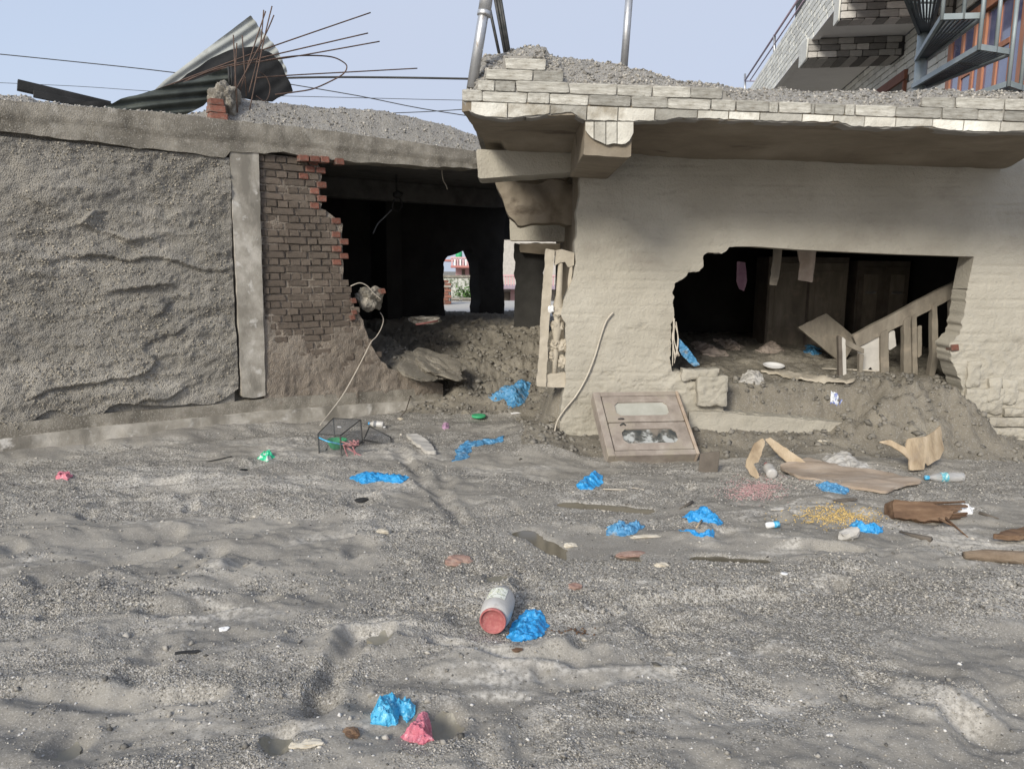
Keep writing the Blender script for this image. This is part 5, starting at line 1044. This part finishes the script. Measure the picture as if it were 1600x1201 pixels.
# carved frame wedged beside the wall
CF = thing('carved_window_frame', 'mud-coated carved wooden frame wedged upright beside the pale wall', 'window frame', FR.px(850, 612, -.06))
def cpart(name, P, off=-.06, t=.07, seed=1, mat='carve', parent=None): return put(name, poly_mesh(name, FR, rough([FR.uv(x, y, off) for x, y in P], .006, .03, seed), cell=.012, thick=t, disp=lambda u, v: .007*fbm(u*20, v*20, 4, seed), off=off), M[mat], parent or CF)
cpart('stile', [(853, 389), (867, 391), (862, 450), (857, 520), (853, 605), (838, 603), (843, 530), (848, 450)], -.02, .08); cpart('top_rail', [(868, 391), (878, 389), (897, 395), (897, 415), (888, 418), (883, 409), (875, 411), (866, 415)], -.04, .06, 2)
cpart('bottom_rail', [(853, 585), (884, 582), (885, 606), (853, 604)], -.04, .06, 3); cpart('inner_stile', [(890, 412), (895, 412), (890, 470), (885, 470)], -.05, .05, 4)
b0 = FR.px(866, 590, -.07); b1 = FR.px(876, 411, -.07); Lb = (b1-b0).length
lathe('baluster', [(.022, 0), (.026, .16*Lb), (.03, .22*Lb), (.02, .26*Lb), (.03, .34*Lb), (.055, .44*Lb), (.03, .5*Lb), (.045, .56*Lb), (.05, .64*Lb), (.03, .72*Lb), (.027, .9*Lb), (.022, Lb)], b0, b1-b0, M['carve'], CF, 12)
for k, (x, y, r_) in enumerate([(874, 487, .065), (871, 510, .06), (880, 540, .055), (868, 538, .05), (879, 565, .05), (862, 555, .04)]): put('mud_clump', lump_mesh('mud_clump', FR.px(x, y, -.08), (r_, 0, 0), (0, r_, 0), (0, 0, r_*1.1), 50+k, .5, 2.4, 3), M['carve'], CF)
rock('white_scrap', 'small white scrap caught in the carved frame', 'scrap', FR.px(861, 483, -.03), (.03, 0, 0), (0, .02, 0), (0, 0, .04), 'porc', 61, .4, 2, 2)
# ------------------------------------------------------------------ inside the broken window
a = hit(1210, 577); tag(lathe('enamel_plate', [(.05, 0), (.07, .004), (.10, .028), (.112, .036), (.108, .038), (.095, .03), (.06, .012), (.001, .010)], a+Vector((0, .03, .008)), (0, -.16, 1), M['porc'], None, 32, caps=False), 'white enamel plate lying on the mud inside the window', 'plate')
slab_on_ground('pale_strip', 'long pale strip of board lying along the broken window sill', 'board', [(1186, 583), (1215, 585), (1240, 587), (1290, 594), (1337, 599), (1330, 606), (1290, 606), (1250, 598), (1215, 591)], 'carve', .02, .02, seed=8, wav=.02)
CL = 'muddy rags inside the window'
crumpled('rag', 'crumpled silvery rag at the left end of the pale strip', 'rag', [(1153, 598), (1162, 586), (1180, 582), (1192, 588), (1192, 600), (1172, 602)], 'gsheet', .06, .03, CL, 3)
crumpled('rag', 'tan rag spread behind the big block at the window corner', 'rag', [(1076, 536), (1100, 538), (1120, 545), (1139, 556), (1118, 559), (1095, 556)], 'cloth', .05, .03, CL, 5)
crumpled('rag', 'pale rag heap behind the white plate', 'rag', [(1178, 548), (1195, 540), (1212, 540), (1226, 550), (1205, 553)], 'cloth', .05, .03, CL, 6)
crumpled('rag', 'tan rag at the back left of the room', 'rag', [(1115, 532), (1140, 530), (1165, 543), (1150, 547), (1130, 542)], 'cloth', .05, .03, CL, 7)
crumpled('rag', 'blue rag in the shade right of the white plate', 'rag', [(1256, 550), (1262, 539), (1280, 544), (1282, 553), (1268, 555)], 'bagm', .06, .03, CL, 8)
crumpled('plastic_bag', 'little blue and white packet on the mud below the window sill', 'bag', [(1297, 632), (1298, 615), (1308, 618), (1316, 632), (1306, 636)], 'bagsil', .03, .02, BG, 9)
tag(stand('blue_cloth', [(1059, 528), (1068, 536), (1080, 550), (1093, 569), (1084, 572), (1072, 562), (1062, 550)], FR.px(1080, 572, -.05), -.3, 'bagm', .008, lambda u, v: .02*fbm(u*14, v*8, 3, 3)), 'strip of blue cloth hanging at the left jamb of the broken window', 'cloth')
rt = thing('hanging_roots', 'pale fibres hanging down the left jamb of the broken window', 'fibre', FR.px(1054, 575, .02)); q = random.Random(8)
for k in range(7):
    x = 1050+q.uniform(0, 10); tube('strand', [FR.px(x, 495+q.uniform(0, 20), .01), FR.px(x+q.uniform(-3, 6), 530, .03), FR.px(x+q.uniform(-8, 8), 555+q.uniform(0, 18), .04)], .005, M['wire'], rt, 5, 4)
LF = thing('lattice_window_frame', 'big wooden lattice frame tilted in the right half of the broken window', 'window frame', FR.px(1400, 575, -.6))
def lpart(name, P, off, t, mat='wood', seed=1): return put(name, poly_mesh(name, FR, rough([FR.uv(x, y, off) for x, y in P], .004, .05, seed), cell=.02, thick=t, disp=lambda u, v: .004*fbm(u*14, v*14, 3, seed), off=off), M[mat], LF)
lpart('top_rail', [(1332, 524), (1500, 436), (1508, 434), (1508, 456), (1420, 502), (1340, 543)], -.6, .06)
for k, P in enumerate(([(1376, 520), (1388, 514), (1389, 600), (1377, 600)], [(1412, 500), (1423, 494), (1424, 600), (1413, 600)], [(1425, 494), (1432, 490), (1434, 600), (1426, 600)], [(1457, 476), (1464, 472), (1467, 556), (1458, 600), (1450, 600), (1457, 552)], [(1486, 462), (1492, 458), (1492, 600), (1487, 600)])): lpart('post', P, -.585, .07, 'wood', k)
lpart('panel', [(1340, 544), (1376, 524), (1376, 600), (1360, 572), (1346, 590)], -.62, .02, 'pale', 5); lpart('panel', [(1389, 518), (1398, 516), (1400, 540), (1389, 548)], -.62, .02, 'pale', 6); lpart('panel', [(1434, 510), (1440, 508), (1440, 555), (1434, 560)], -.62, .02, 'wood', 7)
SF = thing('small_frame', 'small open wooden frame standing in the mud left of the lattice frame', 'frame', FR.px(1315, 588, -.45))
for nm, P, m_ in (('stile', [(1310, 524), (1315, 526), (1317, 590), (1311, 590)], 'woodd'), ('stile', [(1315.5, 526), (1321, 530), (1323, 592), (1317.5, 592)], 'pale'), ('top_rail', [(1321, 530), (1350, 545), (1350, 553), (1321, 539)], 'wood'), ('stile', [(1343, 552), (1350, 554), (1347, 592), (1342, 592)], 'wood')):
    put(nm, poly_mesh(nm, FR, rough([FR.uv(x, y, -.45) for x, y in P], .003, .04, 2), cell=.012, thick=.05, disp=None, off=-.45), M[m_], SF)
tag(stand('fallen_panel', [(1247, 511), (1291, 489), (1340, 530), (1322, 560), (1308, 562)], FR.px(1300, 562, -1.3), .25, 'wood', .03), 'square wooden panel toppled on its corner behind the small frame', 'panel')
tag(tube('thin_stick', [hit(1284, 580)+Vector((0, 0, .03)), hit(1370, 584)+Vector((0, 0, .03))], .008, M['wire'], None, 6), 'thin pale stick lying in front of the small frame', 'stick')
def cupboard(label, P, off, depth, cat='wardrobe', shelf=False):
    (x0, y0), (x1, y1) = P; a = FR.uv(x0, y1, off); b = FR.uv(x1, y0, off); a = (a[0], .4)
    E = thing('wardrobe', label, cat, FR.pt((a[0]+b[0])/2, .5, off-.2)); quad_slab('carcass', FR, a[0], b[0], a[1], b[1], off-depth, off, M['woodd'], E)
    n = 2
    for i in range(n):
        u0 = a[0]+(b[0]-a[0])*i/n+.02; u1 = a[0]+(b[0]-a[0])*(i+1)/n-.015; dr_ = quad_slab('door', FR, u0, u1, a[1]+.05, b[1]-.07, off+.001, off+.022, M['wood' if not shelf else 'woodd'], E)
        quad_slab('door_panel', FR, u0+.06, u1-.06, a[1]+.5, b[1]-.17, off+.0225, off+.034, M['wood'], dr_)
        if shelf: quad_slab('handle', FR, u0+.08, u1-.08, (a[1]+b[1])*.62, (a[1]+b[1])*.62+.03, off+.035, off+.055, M['steel'], dr_)
cupboard('dark wooden wardrobe at the back of the right room behind the hanging strips', ((1196, 402), (1328, 505)), -2.6, .5)
cupboard('dark cupboard with a pale bar at the back right of the room', ((1332, 408), (1424, 520)), -2.75, .5, 'cupboard', True)
HS = 'strips hanging from the window head'
tag(stand('hanging_strip', [(1208, 384), (1222, 384), (1219, 415), (1214, 446), (1202, 446), (1205, 415)], FR.px(1208, 446, -.7), 0, 'wood', .012, lambda u, v: .02*np.sin(v*6)), 'narrow board hanging down from the head of the broken window', 'strip', HS)
tag(stand('hanging_strip', [(1245, 384), (1276, 384), (1273, 405), (1268, 441), (1248, 438), (1252, 412)], FR.px(1258, 440, -.75), 0, 'cloth', .012, lambda u, v: .03*np.sin(u*30)), 'wider torn strip hanging right of the narrow hanging board', 'strip', HS)
tag(stand('pink_cloth', [(1153, 408), (1164, 410), (1166, 438), (1162, 455), (1156, 452), (1152, 440)], FR.px(1158, 455, -2.2), 0, 'bagv', .01, lambda u, v: .03*np.sin(u*25)), 'faded pink cloth hanging in the dark left part of the room', 'cloth')
# ------------------------------------------------------------------ spilled grain, flakes, twigs
def spill(name, label, px0, py0, px1, py1, n, r, mat):
    x = RNG.normal((px0+px1)/2, (px1-px0)/4, n); y = RNG.normal((py0+py1)/2, (py1-py0)/4, n); d = np.array([on_z(a, b, .0) for a, b in zip(x, y)]); rr_ = r*RNG.uniform(.7, 1.3, n)
    o = pebbles(name, np.stack([d[:, 0], d[:, 1], H(d[:, 0], d[:, 1])+rr_*.4], 1), rr_, M[mat]); o['label'] = label; o['category'] = 'grain'
spill('spilled_grain', 'patch of pinkish spilled grain in front of the plywood strips', 1138, 756, 1222, 786, 1500, .0048, 'pinkgrain')
spill('spilled_corn', 'streak of yellow spilled grain left of the small blue bag', 1240, 800, 1372, 824, 1300, .0055, 'corn'); spill('husk_chips', 'brown chips scattered right of the blue bag by the jar', 872, 982, 922, 998, 60, .006, 'splint')
FLK = 'flakes and scraps on the gravel'
for k, (x, y, sx, sy, mat_, lb) in enumerate([(715, 877, .075, .05, 'flake', 'broad pinkish brick flake left of the long puddle'), (896, 918, .04, .03, 'flake', 'small reddish flake above the blue bag and jar'), (985, 868, .09, .035, 'flake', 'long brown flake between the puddles'),
    (597, 832, .04, .03, 'cream', 'yellowish scrap left of the long puddle'), (1033, 884, .035, .025, 'cream', 'cream scrap at the foot of the small puddle'), (892, 853, .04, .03, 'cream', 'yellowish scrap at the right end of the long puddle'), (1010, 839, .09, .018, 'cream', 'tan sliver under the shredded blue bag'),
    (808, 1017, .022, .014, 'splint', 'tiny brown chip below the jar'), (800, 992, .022, .014, 'splint', 'brown chip lodged in front of the blue bag by the jar'), (350, 984, .02, .016, 'porc', 'white pebble-like chip in the left foreground'), (550, 1146, .03, .03, 'splint', 'small brown clump left of the pink bag'),
    (480, 1164, .06, .02, 'cream', 'pale brown chip at the bottom left foreground'), (626, 655, .03, .03, 'cream', 'cream scrap behind the pale board'), (1285, 690, .05, .03, 'cream', 'pale scrap on the mud heap above the wet board'), (806, 646, .05, .02, 'porc', 'white scrap right of the green lid'), (1320, 782, .08, .02, 'woodd', 'dark rag end below the faded blue bag'),
    (1215, 797, .05, .02, 'pale', 'grey scrap above the yellow grain'), (530, 668, .03, .025, 'porc', 'white bit on top of the wire cage'), (600, 668, .02, .02, 'porc', 'white bit beside the blue-topped bottle'), (380, 735, .03, .02, 'black', 'dark bit left of the flat blue sheet'), (295, 1020, .05, .012, 'black', 'dark twig piece in the left foreground'), (565, 783, .05, .03, 'black', 'black rag sunk in the hollow below the flat blue sheet')]):
    p = hit(x, y); an = (k*1.3) % 3
    tag(put('scrap', lump_mesh('scrap', p+Vector((0, 0, .006)), (sx*math.cos(.2), sx*.2, 0), (-sy*.2, sy, 0), (0, 0, min(sx, sy)*.45), 80+k, .5, 1.7, 3, .3), M[mat_]), lb, 'scrap', FLK)
TW_ = 'pale sticks on the gravel'
tag(tube('thin_stick', [hit(x, y)+Vector((0, 0, .006)) for x, y in [(942, 765), (975, 766), (990, 763), (1006, 766)]], .005, M['wire'], None, 5), 'thin white stick right of the scrunched blue bag', 'stick', TW_)
tag(tube('thin_stick', [hit(x, y)+Vector((0, 0, .004)) for x, y in [(915, 795), (945, 799)]], .005, M['wire'], None, 5), 'thin white stick at the edge of the upper puddle', 'stick', TW_)
tag(tube('twig', [hit(1062, 796)+Vector((0, 0, .004)), hit(1082, 788)+Vector((0, 0, .02))], [.004, .012], M['woodd'], None, 5), 'black sliver of wood above the torn two-armed bag', 'twig')
tag(tube('twig', [hit(1088, 826)+Vector((0, 0, .01)), hit(1096, 817)+Vector((0, 0, .02))], .007, M['ply'], None, 5), 'short tan twig between the torn blue bags', 'twig')
tag(tube('twig', [hit(322, 722)+Vector((0, 0, .004)), hit(362, 715)+Vector((0, 0, .012))], .005, M['black'], None, 5), 'dark twig on the gravel below the plinth', 'twig')
tag(tube('twig', [hit(618, 660)+Vector((0, 0, .0)), hit(634, 650)+Vector((0, 0, .06)), hit(642, 634)+Vector((0, 0, .12))], .006, M['woodd'], None, 5), 'thin curved twig rising in front of the plinth', 'twig')
tag(tube('twig', [hit(1530, 803)+Vector((0, 0, .01)), hit(1560, 812)+Vector((0, 0, .01))], [.012, .004], M['woodd'], None, 5), 'black twig right of the splintered block', 'twig')
